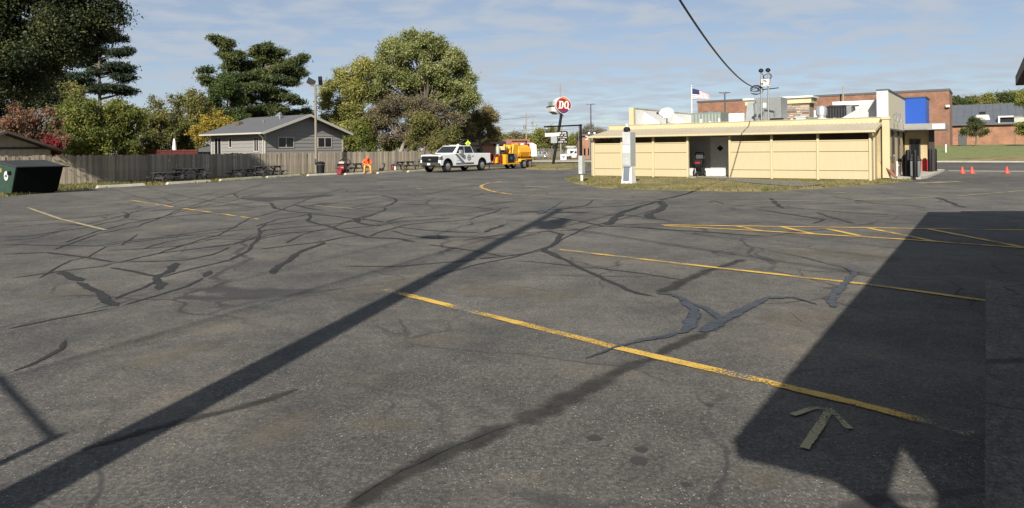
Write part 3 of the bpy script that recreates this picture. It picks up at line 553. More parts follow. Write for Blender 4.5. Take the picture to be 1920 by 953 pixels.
# ================================================================ dumpster
dg = mat('green_steel', (.016, .042, .03), .55, .25, 4, bump=.2, bsc=8); dd = mat('shaded_green_steel', (.004, .006, .0055), .85, .25, 4, spec=.08); lidm = mat('black_lid', (.02, .02, .021), .6)  # near-black body green has the shade on the dumpster's front in its colour
Dp = G(23, 366); dump = thing('dumpster', 'green steel dumpster with black lid and round white sticker', 'dumpster', (Dp[0], Dp[1], 0), ROT + R_(2))
m = MB(); m.hexa([(0, 0, .06), (1.72, 0, .06), (1.72, 1.1, .06), (0, 1.1, .06)], [(-.02, -.52, 1.16), (1.74, -.52, 1.16), (1.74, 1.25, 1.38), (-.02, 1.25, 1.38)]); m.build('body', dd, dump)
m = MB(); m.hexa([(-.03, .03, .07), (-.002, .03, .07), (-.002, 1.09, .07), (-.03, 1.09, .07)], [(-.05, -.48, 1.15), (-.022, -.48, 1.15), (-.022, 1.24, 1.36), (-.05, 1.24, 1.36)]); m.build('side_panel', dg, dump)
m = MB(); m.hexa([(-.08, -.60, 1.165), (1.79, -.60, 1.165), (1.79, 1.3, 1.39), (-.08, 1.3, 1.39)], [(-.06, -.60, 1.20), (1.77, -.60, 1.20), (1.77, 1.3, 1.45), (-.06, 1.3, 1.45)]); m.build('lid', lidm, dump)
m = MB(); m.box(-.09, -.03, -.05, .25, .85, 1.0); m.build('fork_pocket', dd, dump); m = MB(); m.box(1.73, 2.0, -.55, -.45, 1.12, 1.17); m.build('lid_handle', lidm, dump)
for x in (.1, 1.5): m = MB(); m.box(x, x + .15, .1, 1.0, 0, .065); m.build('skid', dd, dump)
m = MB(); m.lathe([(.2, 0), (.2, .006)], 20, (-.062, .42, .80), 'x'); st_ = m.build('sticker', white, dump)
m = MB()
for i in range(3): m.box(-.0715, -.0685, .30 + i * .085, .355 + i * .085, .74, .84 + .03 * (i == 1))
m.build('print', mat('sticker_ink', (.05, .12, .10), .6), st_)
m = MB(); m.box(-.06, -.052, .85, 1.0, .95, 1.12); m.build('sticker', mat('yellow_label', (.25, .18, .03), .6), dump)

# ================================================================ light pole with two floodlights
LP = G(593, 327); lpz = ZT(591, 160, LP[1])
lp = thing('light_pole', 'tall pale light pole with two floodlights against the fence', 'light pole', (LP[0], LP[1], 0), ROT)
palepole = mat('pale_pole', (.16, .14, .11), .7, .15, 3)
m = MB(); m.tube([(0, 0, -.1), (0, 0, lpz)], [.11, .08], 12); m.build('pole', palepole, lp, True)
m = MB(); m.tube([(0, -.55, lpz + .12), (0, -.5, lpz), (0, .5, lpz), (0, .55, lpz + .12)], .05, 8); m.build('crossarm', palepole, lp)
for s, rz in ((1, .5), (-1, -.3)):
    m = MB(); m.prism([(-.30, .0), (.30, .0), (.34, .42), (-.26, .42)], -.14, .14); o = m.build('floodlight', darkplastic, lp, bevel=.02); o.location = (0, s * .6, lpz + .10); o.rotation_euler = (.1 * s, -.5, rz + (1.9 if s > 0 else 1.2))
    m = MB(); m.box(-.26, .30, -.155, -.142, .05, .37); m.build('lens', mat('flood_lens', (.35, .36, .36), .15), o)
m = MB(); m.box(-.22, -.1, -.1, .1, .8, 1.15); m.build('junction_box', steel, lp)

# ================================================================ litter bin
tb_ = G(601, 327.5); bin_ = thing('litter_bin', 'dark round litter bin beside the tall light pole', 'litter bin', (tb_[0], tb_[1], 0))
m = MB(); m.lathe([(.27, 0), (.27, .04), (.30, .72), (.32, .74), (.32, .80)], 18); m.build('body', darkplastic, bin_, True)
m = MB(); m.lathe([(.33, .78), (.33, .84), (.24, .93), (.05, .96)], 18); m.build('lid', rubber, bin_, True)
m = MB(); m.lathe([(.315, .68), (.335, .70), (.335, .73), (.315, .75)], 18); m.build('rim', mat('bin_rim', (.05, .055, .06), .4), bin_, True)

# ================================================================ picnic tables
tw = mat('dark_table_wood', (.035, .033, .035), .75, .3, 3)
def table():
    t = thing('picnic_table', '', 'picnic table'); 
    for i in range(5): m = MB(); m.box(-.95, .95, -.38 + i * .155, -.38 + i * .155 + .14, .72, .76); m.build('tabletop_plank', tw, t)
    for s in (-1, 1):
        for j in range(2): m = MB(); y0 = s * .72 + (j - 1) * .15 * s; m.box(-.95, .95, min(y0, y0 + .13 * s), max(y0, y0 + .13 * s), .41, .45); m.build('bench_plank', tw, t)
        m = MB(); m.box(s * .68 - .02, s * .68 + .02, -.78, .78, .33, .41); m.build('bench_beam', tw, t); m = MB(); m.box(s * .68 - .02, s * .68 + .02, -.36, .36, .64, .72); m.build('top_beam', tw, t)
        for q in (-1, 1): m = MB(); m.beam((s * .72 + .0, q * .62, 0), (s * .72, q * .22, .71), .04, .09, (1, 0, 0)); m.build('leg', tw, t)
        m = MB(); m.beam((s * .66, 0, .36), (s * .15, 0, .71), .04, .07); m.build('brace', tw, t)
    return t
tproto = table(); first = True
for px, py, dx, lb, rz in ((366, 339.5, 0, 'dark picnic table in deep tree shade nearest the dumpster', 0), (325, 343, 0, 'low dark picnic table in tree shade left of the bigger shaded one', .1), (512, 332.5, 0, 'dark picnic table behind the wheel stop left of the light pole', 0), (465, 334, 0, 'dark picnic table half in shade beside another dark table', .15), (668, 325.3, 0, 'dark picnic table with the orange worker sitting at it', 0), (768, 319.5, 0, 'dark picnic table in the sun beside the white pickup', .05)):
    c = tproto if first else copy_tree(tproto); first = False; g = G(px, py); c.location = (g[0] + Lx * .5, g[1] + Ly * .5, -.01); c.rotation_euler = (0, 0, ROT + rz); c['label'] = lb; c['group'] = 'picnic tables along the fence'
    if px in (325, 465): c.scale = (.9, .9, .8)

# ================================================================ seated worker in orange
def skin_body(name, joints, edges, scale=1.):
    me = bpy.data.meshes.new(name); me.from_pydata([j[0] for j in joints], edges, []); o = bpy.data.objects.new(name, me); COL.objects.link(o)
    sk = o.modifiers.new('skin', 'SKIN'); sk.use_smooth_shade = True
    for i, j in enumerate(joints):
        r = j[1]; me.skin_vertices[0].data[i].radius = r if isinstance(r, tuple) else (r, r); me.skin_vertices[0].data[i].use_root = (i == 0)
    sb = o.modifiers.new('sub', 'SUBSURF'); sb.levels = 1; sb.render_levels = 1
    bpy.context.view_layer.update(); m2 = bpy.data.meshes.new_from_object(o.evaluated_get(bpy.context.evaluated_depsgraph_get())); bpy.data.objects.remove(o); m2.name = name; return m2
# local frame: x forward (towards the camera), y left
J = [((0, 0, .56), (.17, .14)), ((.03, 0, .78), (.17, .13)), ((.17, 0, .95), (.20, .14)), ((.25, 0, 1.01), (.13, .11)), ((.31, 0, 1.03), (.065, .065)), ((.38, 0, 1.04), (.09, .10)), ((.42, 0, 1.10), (.085, .095)), ((.42, 0, 1.16), (.05, .05))]
Ed = [(i, i + 1) for i in range(7)]
for s in (-1, 1):
    b = len(J); J += [((.01, s * .10, .54), (.11, .11)), ((.25, s * .15, .56), (.10, .10)), ((.46, s * .20, .54), (.075, .08)), ((.48, s * .22, .30), (.068, .07)), ((.47, s * .23, .10), (.055, .06)), ((.50, s * .235, .05), (.05, .05)), ((.62, s * .25, .04), (.045, .04))]
    Ed += [(0, b)] + [(b + i, b + i + 1) for i in range(6)]
    b = len(J); J += [((.19, s * .20, .95), (.09, .095)), ((.22, s * .30, .80), (.07, .075)), ((.24, s * .30, .74), (.062, .065)), ((.38, s * .18, .68), (.042, .045)), ((.44, s * .13, .66), (.032, .045))]
    Ed += [(2, b)] + [(b + i, b + i + 1) for i in range(4)]; h = b + 4
    for k_, (dy, ln) in enumerate(((.035, .075), (.012, .085), (-.012, .08), (-.034, .065))):
        f = len(J); J += [((.475, s * .13 - dy * .9, .655), (.0095, .0095)), ((.475 + ln * .6, s * .125 - dy, .635), (.009, .009)), ((.475 + ln * .75, s * .122 - dy, .600), (.008, .008))]; Ed += [(h, f), (f, f + 1), (f + 1, f + 2)]
    f = len(J); J += [((.43, s * .085, .665), (.011, .011)), ((.455, s * .06, .655), (.010, .010))]; Ed += [(h, f), (f, f + 1)]
me = skin_body('body', J, Ed)
hv_or = mat('orange_sweatshirt', (.66, .10, .022), .85, .12, 8); hv_pt = mat('yellow_orange_trousers', (.64, .29, .055), .85, .12, 8); skinm = mat('skin', (.34, .19, .12), .6); bootm = mat('tan_boot', (.62, .22, .05), .8); refl = mat('dark_hair', (.03, .02, .015), .8)
for mm_ in (hv_or, hv_pt, skinm, bootm): me.materials.append(mm_)
mi = []
for p in me.polygons:
    c = p.center
    if c.x > .415 and .56 < c.z < .72 and abs(c.y) < .19: mi.append(2)
    elif c.z > .98 and c.x > .43: mi.append(2)
    elif c.z < .13: mi.append(3)
    elif c.z < .70 and not (abs(c.y) > .2 and c.x < .3 and c.z > .64): mi.append(1)
    else: mi.append(0)
me.polygons.foreach_set('material_index', mi)
wg = G(689, 326.3); WRZ = math.atan2(-1, .25)
wk_ = thing('person', 'worker in orange sweatshirt and yellow-orange trousers sitting bent over at a picnic table', 'person', (wg[0] - .12, wg[1] + .5, .03), WRZ)
bo = link('body', me, wk_)
m = MB(); m.lathe([(.02, .16), (.075, .135), (.10, .07), (.107, 0), (.10, -.05)], 14); o = m.build('hood', hv_or, wk_, True); o.location = (.39, 0, 1.10); o.rotation_euler = (0, .45, 0)
for s in (-1, 1):
    m = MB(); m.lathe([(.004, -.007), (.011, 0), (.004, .007)], 8); o = m.build('eye', refl, wk_); o.location = (.505, s * .032, 1.075)
m = MB(); m.hexa([(.49, -.012, 1.02), (.49, .012, 1.02), (.53, .01, 1.018), (.53, -.01, 1.018)], [(.49, -.006, 1.07), (.49, .006, 1.07), (.505, .004, 1.07), (.505, -.004, 1.07)]); m.build('nose', skinm, wk_)
m = MB(); m.box(.475, .492, -.022, .022, .985, .994); m.build('mouth', mat('lips', (.25, .10, .08), .6), wk_)

# ================================================================ wheeled blower, backpack blower, tool bag by the table
rd = mat('red_enamel', (.15, .009, .013), .45, .3, 4)
def wheel(parent, c, r, w, tyre=rubber, rim=chrome, hub=.55, ax='y', n=20):
    m = MB(); m.lathe([(r * .62, -w / 2), (r * .9, -w / 2), (r, -w * .3), (r, w * .3), (r * .9, w / 2), (r * .62, w / 2)], n, c, ax); wo = m.build('wheel', tyre, parent, True)
    m = MB(); m.lathe([(r * .12, -w * .56), (r * .30, -w * .52), (r * hub, -w * .55), (r * (hub + .08), -w * .50), (r * (hub + .08), w * .50), (r * hub, w * .55), (r * .30, w * .52), (r * .12, w * .56)], n, c, ax); m.build('rim', rim, wo, True); return wo
bg_ = G(641, 328); bl = thing('wheeled_blower', 'red wheeled leaf blower with curved black handle beside a picnic table', 'blower', (bg_[0], bg_[1] + .2, 0), R_(-100))
m = MB(); m.lathe([(.1, -.2), (.26, -.19), (.29, -.1), (.29, .1), (.26, .19), (.1, .2)], 18, (0, 0, .42), 'y'); m.build('fan_housing', rd, bl, True)
m = MB(); m.prism([(.1, .12), (.62, .02), (.62, .25), (.3, .5)], -.16, .16); m.build('nozzle', rd, bl, bevel=.02)
m = MB(); m.box(-.18, .2, -.2, .2, .78, .94); m.build('engine', mat('pale_engine', (.33, .28, .27), .5), bl, bevel=.03); m = MB(); m.box(-.25, .1, -.36, .36, .60, .78); m.build('engine_base', black, bl)
m = MB(); m.tube([(-.2, -.34, .6), (-.45, -.42, .85), (-.4, -.36, 1.02), (-.35, 0, 1.16), (-.4, .36, 1.02), (-.45, .42, .85), (-.2, .34, .6)], .035, 8); m.build('handle', black, bl)
for y in (-.3, .3): wheel(bl, (-.15, y, .2), .2, .09, rim=rd)
wheel(bl, (.45, 0, .12), .12, .07, rim=rd)
g = G(737, 321.5); bb = thing('backpack_blower', 'red white and black backpack blower lying on the grass', 'blower', (g[0], g[1] + .5, .0), R_(20))
m = MB(); m.box(-.2, .18, -.15, .15, .05, .42); m.build('engine', rd, bb, bevel=.06); m = MB(); m.box(-.02, .12, -.17, -.14, .1, .4); m.build('cover', white, bb)
m = MB(); m.tube([(.1, 0, .42), (.28, 0, .62), (.5, 0, .5), (.62, -.02, .02)], .06, 8); m.build('tube', black, bb, True); m = MB(); m.tube([(-.2, 0, .1), (-.2, 0, .5), (.1, 0, .6)], .04, 8); m.build('frame', black, bb)
g = G(714, 322.3); tg = thing('tool_bag', 'small black tool bag with a stand leaning on the grass', 'bag', (g[0], g[1] + .3, 0), R_(15))
m = MB(); m.hexa([(-.22, -.12, 0), (.2, -.12, 0), (.2, .12, 0), (-.22, .12, 0)], [(-.2, -.08, .28), (.16, -.08, .28), (.16, .08, .28), (-.2, .08, .28)]); m.build('bag', black, tg, bevel=.03); m = MB(); m.tube([(.15, 0, .2), (.28, 0, .62), (.12, 0, .64)], .05, 6); m.build('handle', black, tg)

# ================================================================ white pickup
body_w = mat('white_car_paint', (.60, .61, .61), .22, .03, 2, spec=.6); greyd = mat('grey_decal', (.11, .12, .14), .4); blkpl = mat('black_trim', (.007, .007, .008), .55, spec=.25)
tfp = Vector(G(835, 323.7)); trp = Vector(G(903.4, 319.9)); TA = (al(tfp)[0] + al(trp)[0]) / 2; TL = al(tfp)[1] + .05; tc_ = ua(TA, TL + .88)
tk = thing('pickup_truck', 'white heavy duty crew cab pickup with grey stripe and round door logo', 'truck', (tc_[0], tc_[1], 0), ROT + math.pi)   # x forward, y left (towards the camera)
WB = 4.25; xf, xr = WB / 2, -WB / 2; HW = .99
def arch(cx, r=.52, z0=.52, n=9): return [(cx + r * math.cos(math.pi * i / n), z0 + (r + .02) * math.sin(math.pi * i / n)) for i in range(n + 1)]
side = [(-3.28, .62), (-3.30, 1.40), (-1.15, 1.42), (-1.13, 1.42), (1.35, 1.42), (1.5, 1.40), (2.82, 1.33), (2.96, 1.24), (3.0, .72), (2.86, .52)] + [(xf + .52, .52)] + arch(xf)[1:-1] + [(xf - .52, .52), (xf - .55, .46), (xr + .55, .46), (xr + .52, .52)] + arch(xr)[1:-1] + [(xr - .52, .55)]
m = MB(); m.prism(side, -HW, HW); bd = m.build('body', body_w, tk, bevel=.035)
m = MB(); m.box(-2.95, 2.6, -.82, .82, .42, .95); m.build('chassis', blkpl, tk)
m = MB(); m.box(-3.18, -1.30, -.86, .86, 1.382, 1.43); m.build('bed_floor', mat('bed_liner', (.03, .03, .03), .8), tk)
gh = MB(); zb, zt_ = 1.41, 2.02      # greenhouse: base ring and roof ring
B4 = [(1.42, -.94), (1.42, .94), (-1.18, .94), (-1.18, -.94)]; T4 = [(.62, -.78), (.62, .78), (-.95, .78), (-.95, -.78)]
gh.hexa([(x, y, zb) for x, y in B4], [(x, y, zt_) for x, y in T4]); cb_ = gh.build('cab', body_w, tk, bevel=.05)
def lerp(a, b, t): return tuple(p + (q - p) * t for p, q in zip(a, b))
def cabquad(i, j, u0, u1, v0, v1, name, m_, off):
    b0, b1, t0, t1 = [Vector((*B4[i], zb)), Vector((*B4[j], zb)), Vector((*T4[i], zt_)), Vector((*T4[j], zt_))]
    def P(u, v): return b0.lerp(b1, u).lerp(t0.lerp(t1, u), v)
    q = [P(u0, v0), P(u1, v0), P(u1, v1), P(u0, v1)] if not isinstance(u0, tuple) else [P(u0[0], v0), P(u1[0], v0), P(u1[1], v1), P(u0[1], v1)]
    nrm = (q[1] - q[0]).cross(q[3] - q[0]).normalized(); ctr = (b0 + b1 + t0 + t1) / 4
    if nrm.dot(Vector((ctr.x, ctr.y, 0))) < 0: nrm = -nrm
    mm = MB(); mm.hexa([p - nrm * .01 for p in q], [p + nrm * off for p in q]); return mm.build(name, m_, cb_)
cabquad(0, 1, .05, .95, .08, .90, 'windshield', glass(), .012); cabquad(2, 3, .1, .9, .3, .88, 'rear_window', glass(), .012)
for i, j in ((1, 2), (0, 3)):
    cabquad(i, j, (.13, .10), (.50, .42), .05, .92, 'side_window', glass(), .012); cabquad(i, j, (.53, .45), (.95, .94), .05, .92, 'side_window', glass(), .012)
for s in (-1, 1):
    m = MB(); m.box(.62, .86, s * 1.02, s * 1.26, 1.38, 1.68); m.build('mirror', mat('chrome_mirror', (.5, .5, .52), .2, metal=.8), tk, bevel=.03)
    for y0, x0, x1, z0, z1 in ((HW, .14, 1.28, .62, 1.40), (HW, -1.05, .10, .62, 1.40)):
        m = MB(); m.box(x0, x1, s * (y0 - .02), s * (y0 + .006), z0, z1); dr_ = m.build('door', body_w, tk); m = MB(); m.box(x0 + .06, x0 + .26, s * (y0 + .006), s * (y0 + .03), 1.17, 1.21); m.build('handle', blkpl, dr_)
    m = MB(); m.box(xr + .6, xf - .6, s * .97, s * 1.03, .40, .48); m.build('running_board', blkpl, tk)
    for cx in (xf, xr):
        m = MB(); a0 = arch(cx, .56, .50); a1 = arch(cx, .49, .50)[::-1]; m.prism(a0 + a1, s * .96, s * 1.02); m.build('wheel_arch_trim', blkpl, tk)
        m = MB(); a0 = arch(cx, .518, .50); a1 = arch(cx, .49, .50)[::-1]; m.prism(a0 + a1, s * .3, s * .985); m.build('wheel_well', blkpl, tk)
        wheel(tk, (cx, s * .86, .43), .43, .28)
    m = MB(); m.prism([(2.66, .95), (3.005, .95), (2.985, 1.20), (2.75, 1.26)], s * .72, s * .995); m.build('headlight', mat('headlight', (.10, .105, .11), .15), tk)
    m = MB(); m.box(-3.325, -3.2, s * .86, s * 1.0, .9, 1.36); m.build('tail_light', mat('tail_red', (.35, .01, .01), .3), tk)
m = MB(); m.box(2.93, 3.03, -.80, .80, .76, 1.24); gr = m.build('grille', mat('grille_black', (.004, .004, .005), .6, spec=.15), tk)
for z in (.86, .95, 1.04, 1.13): m = MB(); m.box(3.03, 3.045, -.7, .7, z, z + .025); m.build('bar', mat('grille_bar', (.02, .02, .022), .4), gr)
m = MB(); m.add([(3.05, -.16, .985), (3.05, -.07, .985), (3.05, -.07, 1.02), (3.05, .07, 1.02), (3.05, .07, .985), (3.05, .16, .985), (3.05, .14, .945), (3.05, .05, .945), (3.05, .05, .91), (3.05, -.05, .91), (3.05, -.05, .945), (3.05, -.14, .945)], [tuple(range(12))]); m.build('badge', mat('badge_grey', (.13, .13, .12), .4), gr)
m = MB(); m.hexa([(2.8, -.98, .44), (3.08, -.9, .44), (3.08, .9, .44), (2.8, .98, .44)], [(2.8, -.98, .74), (3.12, -.92, .74), (3.12, .92, .74), (2.8, .98, .74)]); fb = m.build('front_bumper', mat('bumper_grey', (.10, .105, .11), .3, metal=.6), tk, bevel=.03)
m = MB(); m.box(3.12, 3.14, -.18, .12, .56, .72); m.build('number_plate', white, fb); m = MB(); m.box(3.08, 3.135, -.6, .6, .49, .555); m.build('intake', blkpl, fb)
m = MB(); m.box(2.0, 2.5, -.25, .25, 1.35, 1.405); m.build('hood_scoop', blkpl, bd)
m = MB(); m.box(-3.42, -3.28, -.95, .95, .55, .78); m.build('rear_bumper', chrome, tk)
y1 = HW + .010
m = MB(); m.add([(1.30, y1, 1.38), (.98, y1, 1.38), (-.05, y1, .62), (.36, y1, .62)][::-1], [(0, 1, 2, 3)]); m.build('decal_stripe', greyd, tk)
m = MB(); m.box(-1.05, 1.15, y1 - .003, y1 + .001, .56, .70); m.build('decal_band', greyd, tk)
m = MB(); m.lathe([(.235, 0), (.235, .006)], 24, (-.45, y1 + .002, 1.08), 'y'); lg = m.build('round_logo', mat('logo_dark', (.05, .05, .055), .4), tk)
m = MB(); m.lathe([(.18, 0), (.18, .004)], 20, (-.45, y1 + .009, 1.08), 'y'); m.build('ring', mat('logo_grey', (.35, .35, .36), .4), lg); m = MB()
m.box(-.60, -.30, y1 + .0135, y1 + .0145, 1.05, 1.12); m.build('logo_bar', mat('logo_dark'  , (.05, .05, .055), .4), lg)
m = MB(); [m.box(-.9 + i * .12, -.82 + i * .12, y1 + .002, y1 + .004, .60, .66) for i in range(7)]; m.build('lettering', blkpl, tk)
m = MB(); [m.box(.62 + i * .07, .665 + i * .07, y1 + .002, y1 + .004, .86, .90) for i in range(6)]; m.build('lettering', mat('badge_grey', (.4, .4, .38), .3), tk)
m = MB(); m.lathe([(.1, 0), (.1, .08), (.06, .13)], 10, (-.3, 0, 2.02)); m.build('beacon', mat('amber', (.7, .5, .3), .3), tk); m = MB(); m.box(-.1, .14, -.5, .5, 2.015, 2.07); m.build('roof_light_bar', white, tk)
orc = mat('orange_plastic', (.75, .12, .03), .6)
ld = thing('water_cooler', 'orange cooler jugs carried in the bed of the white pickup', 'cooler', (tc_[0] + Ax * 1.5, tc_[1] + Ay * 1.5, 1.432), ROT)
for x, y in ((0, 0), (.45, .1)):
    m = MB(); m.lathe([(.16, 0), (.18, .05), (.18, .28), (.13, .36)], 12, (x, y, 0)); m.build('jug', orc, ld, True)

# ================================================================ yellow crack-sealing trailer
yl = mat('yellow_enamel', (.58, .28, .012), .4, .12, 3); ro_ = mat('oxide_red', (.17, .015, .012), .6); blue_s = mat('blue_sticker', (.02, .08, .15), .4)
tra = Vector(G(980.6, 316)); c_ = ua(al(tra)[0] + .5, TL + .80)
tr = thing('sealing_trailer', 'yellow tandem axle crack sealing trailer hitched behind the white pickup', 'trailer', (c_[0], c_[1], 0), ROT + math.pi)   # x forward
for s in (-1, 1):
    for cx in (.44, -.44): wheel(tr, (cx, s * .86, .38), .38, .23)
    m = MB(); m.prism([(-1.0, .62), (-.95, .86), (.95, .86), (1.05, .60), (.98, .60), (.9, .79), (-.88, .79), (-.94, .62)], s * .68, s * .98); m.build('fender', yl, tr)
    m = MB(); m.box(-1.3, 3.1, s * .52, s * .60, .50, .66); m.build('frame_rail', yl, tr)
m = MB(); m.prism([(1.0, .42), (3.1, .42), (3.1, .52), (1.0, .52)], -.85, .85); m.build('deck', yl, tr)
m = MB(); m.beam((3.0, -.5, .5), (4.6, 0, .5), .1, .12); m.beam((3.0, .5, .5), (4.6, 0, .5), .1, .12); m.build('drawbar', ro_, tr)
m = MB(); m.lathe([(.45, -1.05), (.62, -1.0), (.66, -.9), (.66, .9), (.62, 1.0), (.45, 1.05)], 10, (-.25, 0, 1.42), 'x'); tkk = m.build('tank', yl, tr, bevel=.02)
for x in (-.95, .45): m = MB(); m.lathe([(.672, -.03), (.672, .03)], 20, (x, 0, 1.42), 'x'); m.build('band', mat('dark_yellow', (.55, .24, .02), .5), tkk)
m = MB(); m.prism([(.85, .55), (1.75, .55), (1.75, 1.2), (1.45, 2.12), (.85, 2.12)], -.55, .55); m.build('tower', yl, tr, bevel=.03)
m = MB(); m.prism([(1.0, .66), (1.55, .66), (1.5, 1.3), (1.1, 1.3)], .551, .60); m.build('panel', mat('grey_panel', (.16, .14, .12), .6), tr)
m = MB(); m.box(1.8, 2.65, .2, .82, .53, 1.32); bc = m.build('burner_box', blkpl, tr, bevel=.02); m = MB(); m.box(2.08, 2.38, .825, .832, .82, 1.06); m.build('sticker', blue_s, bc)
m = MB(); m.box(1.75, 2.6, -.6, .1, .6, 1.35); m.lathe([(.18, 0), (.18, .35), (.1, .4)], 12, (2.1, -.2, 1.35)); m.build('engine', mat('dark_engine', (.05, .04, .03), .6), tr, bevel=.02)
m = MB(); m.tube([(1.8, .5, 1.3), (1.8, .5, 2.1), (2.6, .5, 2.1), (2.6, .5, 1.3)], .03, 6); m.tube([(1.8, .5, 1.72), (2.6, .5, 1.72)], .025, 6); m.build('guard_frame', blkpl, tr)
m = MB(); m.box(1.95, 2.5, -.3, .3, 1.62, 1.95); m.build('control_box', mat('tan_box', (.5, .36, .16), .6), tr, bevel=.02)
m = MB(); m.box(2.75, 3.1, .1, .82, .52, 1.25); m.build('toolbox', yl, tr, bevel=.02)
m = MB(); m.lathe([(.08, -.2), (.32, -.19), (.32, -.16), (.14, -.15), (.14, .15), (.32, .16), (.32, .19), (.08, .2)], 16, (3.35, .35, .95), 'y'); m.build('hose_reel', ro_, tr, True)
m = MB(); m.tube([(3.2, -.1, .6), (3.5, .2, 1.25), (3.9, .3, 1.1), (4.0, .2, .6)], .05, 6); m.build('hose', ro_, tr, True)
m = MB(); m.box(3.6, 3.8, .15, .45, .55, 1.05); m.build('valve_box', yl, tr)
m = MB(); m.tube([(-1.2, 0, .8), (-1.35, 0, 2.45)], .07, 8); m.tube([(-1.35, 0, 2.4), (.9, .0, 2.38)], .05, 8); m.build('boom', blkpl, tr)
m = MB(); m.box(-1.5, -1.28, -.25, .25, 1.5, 2.2); m.build('boom_bracket', ro_, tr); m = MB(); m.box(.05, .5, -.3, .3, 2.02, 2.2); m.build('hatch', mat('dark_yellow', (.55, .24, .02), .5), tr)
m = MB(); m.tube([(4.3, 0, .05), (4.3, 0, .95)], .04, 8); m.build('jack', steel, tr)
gcan = thing('propane_cylinder', 'pale gas cylinder strapped to the front of the yellow trailer', 'gas cylinder', (c_[0] - Ax * 3.05, c_[1] - Ay * 3.05, 1.25), ROT)
m = MB(); m.lathe([(.1, 0), (.17, .05), (.17, .62), (.1, .72)], 14); m.build('cylinder', mat('pale_green_tank', (.24, .27, .24), .5), gcan, True); m = MB(); m.lathe([(.1, .7), (.11, .85), (.09, .86)], 12); m.build('collar', mat('pale_green_tank', (.24, .27, .24), .5), gcan)

# ================================================================ yellow restaurant
RP = G(1636, 341); ra, rl = al(RP)
def dqs(px, t): u = ray(px)[0]; Y = (t + ra) / (u * Ax + Ay); return u * Y * Lx + Y * Ly - rl
def dqY(px, t): u = ray(px)[0]; return (t + ra) / (u * Ax + Ay)
def dqt(px, s): u = ray(px)[0]; Y = (s + rl) / (u * Lx + Ly); return u * Y * Ax + Y * Ay - ra
def dqz(px, py, t): return ZT(px, py, dqY(px, t))
def dqw(t, s): return (RP[0] + t * Ax + s * Lx, RP[1] + t * Ay + s * Ly)
dq = thing('restaurant', 'low cream yellow restaurant with covered service yard and flat roof', 'restaurant', (RP[0], RP[1], 0), ROT)
ycl = mat('cream_yellow_paint', (.36, .302, .185), .75, .05, 1.5, bump=.05, bsc=40, stretch=(6, 6, 1)); ytr = mat('cream_trim', (.385, .325, .195), .7, .05, 2); wht = mat('white_membrane', (.55, .55, .52), .7, .08, 1.2); metr = mat('cream_metal_roof', (.32, .28, .21), .6, .08, 1, spec=.5)
gwall = mat('grey_block_wall', (.27, .27, .255), .8, .1, 2); dqbrick = brickmat('cream_brick', (.34, .28, .155), (.30, .245, .135), (.21, .17, .10), 4.4)
posts = [dqs(p, 0) for p in (1113.5, 1166, 1225, 1289.5, 1368.6, 1447, 1533.6, 1632)]
PT = 1.92; EV = 2.27
for i, (s1, s0) in enumerate(zip(posts[:-1], posts[1:])):
    if i == 3: continue
    for z0, z1 in ((.10, .49), (.515, 1.40), (1.425, PT)):
        m = MB(); m.box(0, .05, s0 + .045, s1 - .045, z0, z1); m.build('panel', ycl, dq, bevel=.004)
    m = MB(); m.box(.055, .085, s0, s1, .05, PT - .02); m.build('backing', ycl, dq)
    m = MB(); m.box(-.025, .05, s0 + .05, s1 - .05, PT + .002, PT + .05); m.build('cap_rail', ytr, dq)
for s in posts: m = MB(); m.box(-.07, .09, s - .055, s + .055, 0, EV + .02); m.build('post', ytr, dq, bevel=.006)
SB = 2.2                                                    # depth of the service yard
sl_ = dqs(1142, SB); sr_ = -.22
m = MB()                                                     # ribbed shed roof, hipped at the left
zt0 = 2.80; n = 64; e0, e1 = posts[0] + .15, posts[-1] - .22
top0, top1 = sl_ - .1, e1; ribs = []
for i in range(n + 1):
    f = i / n; ys_ = e0 + (e1 - e0) * f; yt = top0 + (top1 - top0) * f
    for k_, dz in ((0, 0), (.25, .0), (.32, .03), (.44, .03), (.5, 0)):
        ff = min(1, (i + k_) / n); ribs.append((e0 + (e1 - e0) * ff, top0 + (top1 - top0) * ff, dz))
vs = []
for a, b, dz in ribs: vs += [(-.45, a, EV + .10 + dz), (SB - .02, b, zt0 + dz)]
m.add(vs, [(2 * i, 2 * i + 2, 2 * i + 3, 2 * i + 1) for i in range(len(ribs) - 1)])
o = m.build('ribbed_roof', metr, dq)
m = MB(); m.prism([(-.46, EV + .03), (-.46, EV + .125), (-.40, EV + .125), (-.40, EV + .03)], e1 - .03, e0 + .03); m.build('fascia', ytr, o)
m = MB(); m.prism([(-.40, EV), (SB, zt0 - .12), (SB, zt0 - .05), (-.40, EV + .09)], e1, e0 - .1); m.build('soffit', ytr, o)
m = MB(); m.beam((-.45, e1 - .03, EV + .08), (SB, e1 - .03, zt0), .04, .14); m.build('barge_board', ytr, o)
m = MB(); m.prism([(.05, PT), (.05, EV), (SB, zt0 - .12), (SB, 0), (.09, 0), (.09, PT)], posts[-1] - .02, posts[-1] + .03); m.build('end_panel', ycl, dq)
m = MB(); m.box(.09, SB, posts[0] - .03, posts[0] + .03, 0, EV); m.build('end_panel', ycl, dq)
for s in (posts[-1] - .15, posts[0] + .12):
    m = MB(); m.tube([(-.40, s, EV + .03), (-.3, s, EV - .1), (-.02, s, EV - .2), (-.02, s, .1)], .035, 6); m.build('downspout', ytr, dq)
m = MB(); m.box(.1, SB, posts[-1], posts[0], -.02, .09); m.build('yard_floor', concrete, dq)
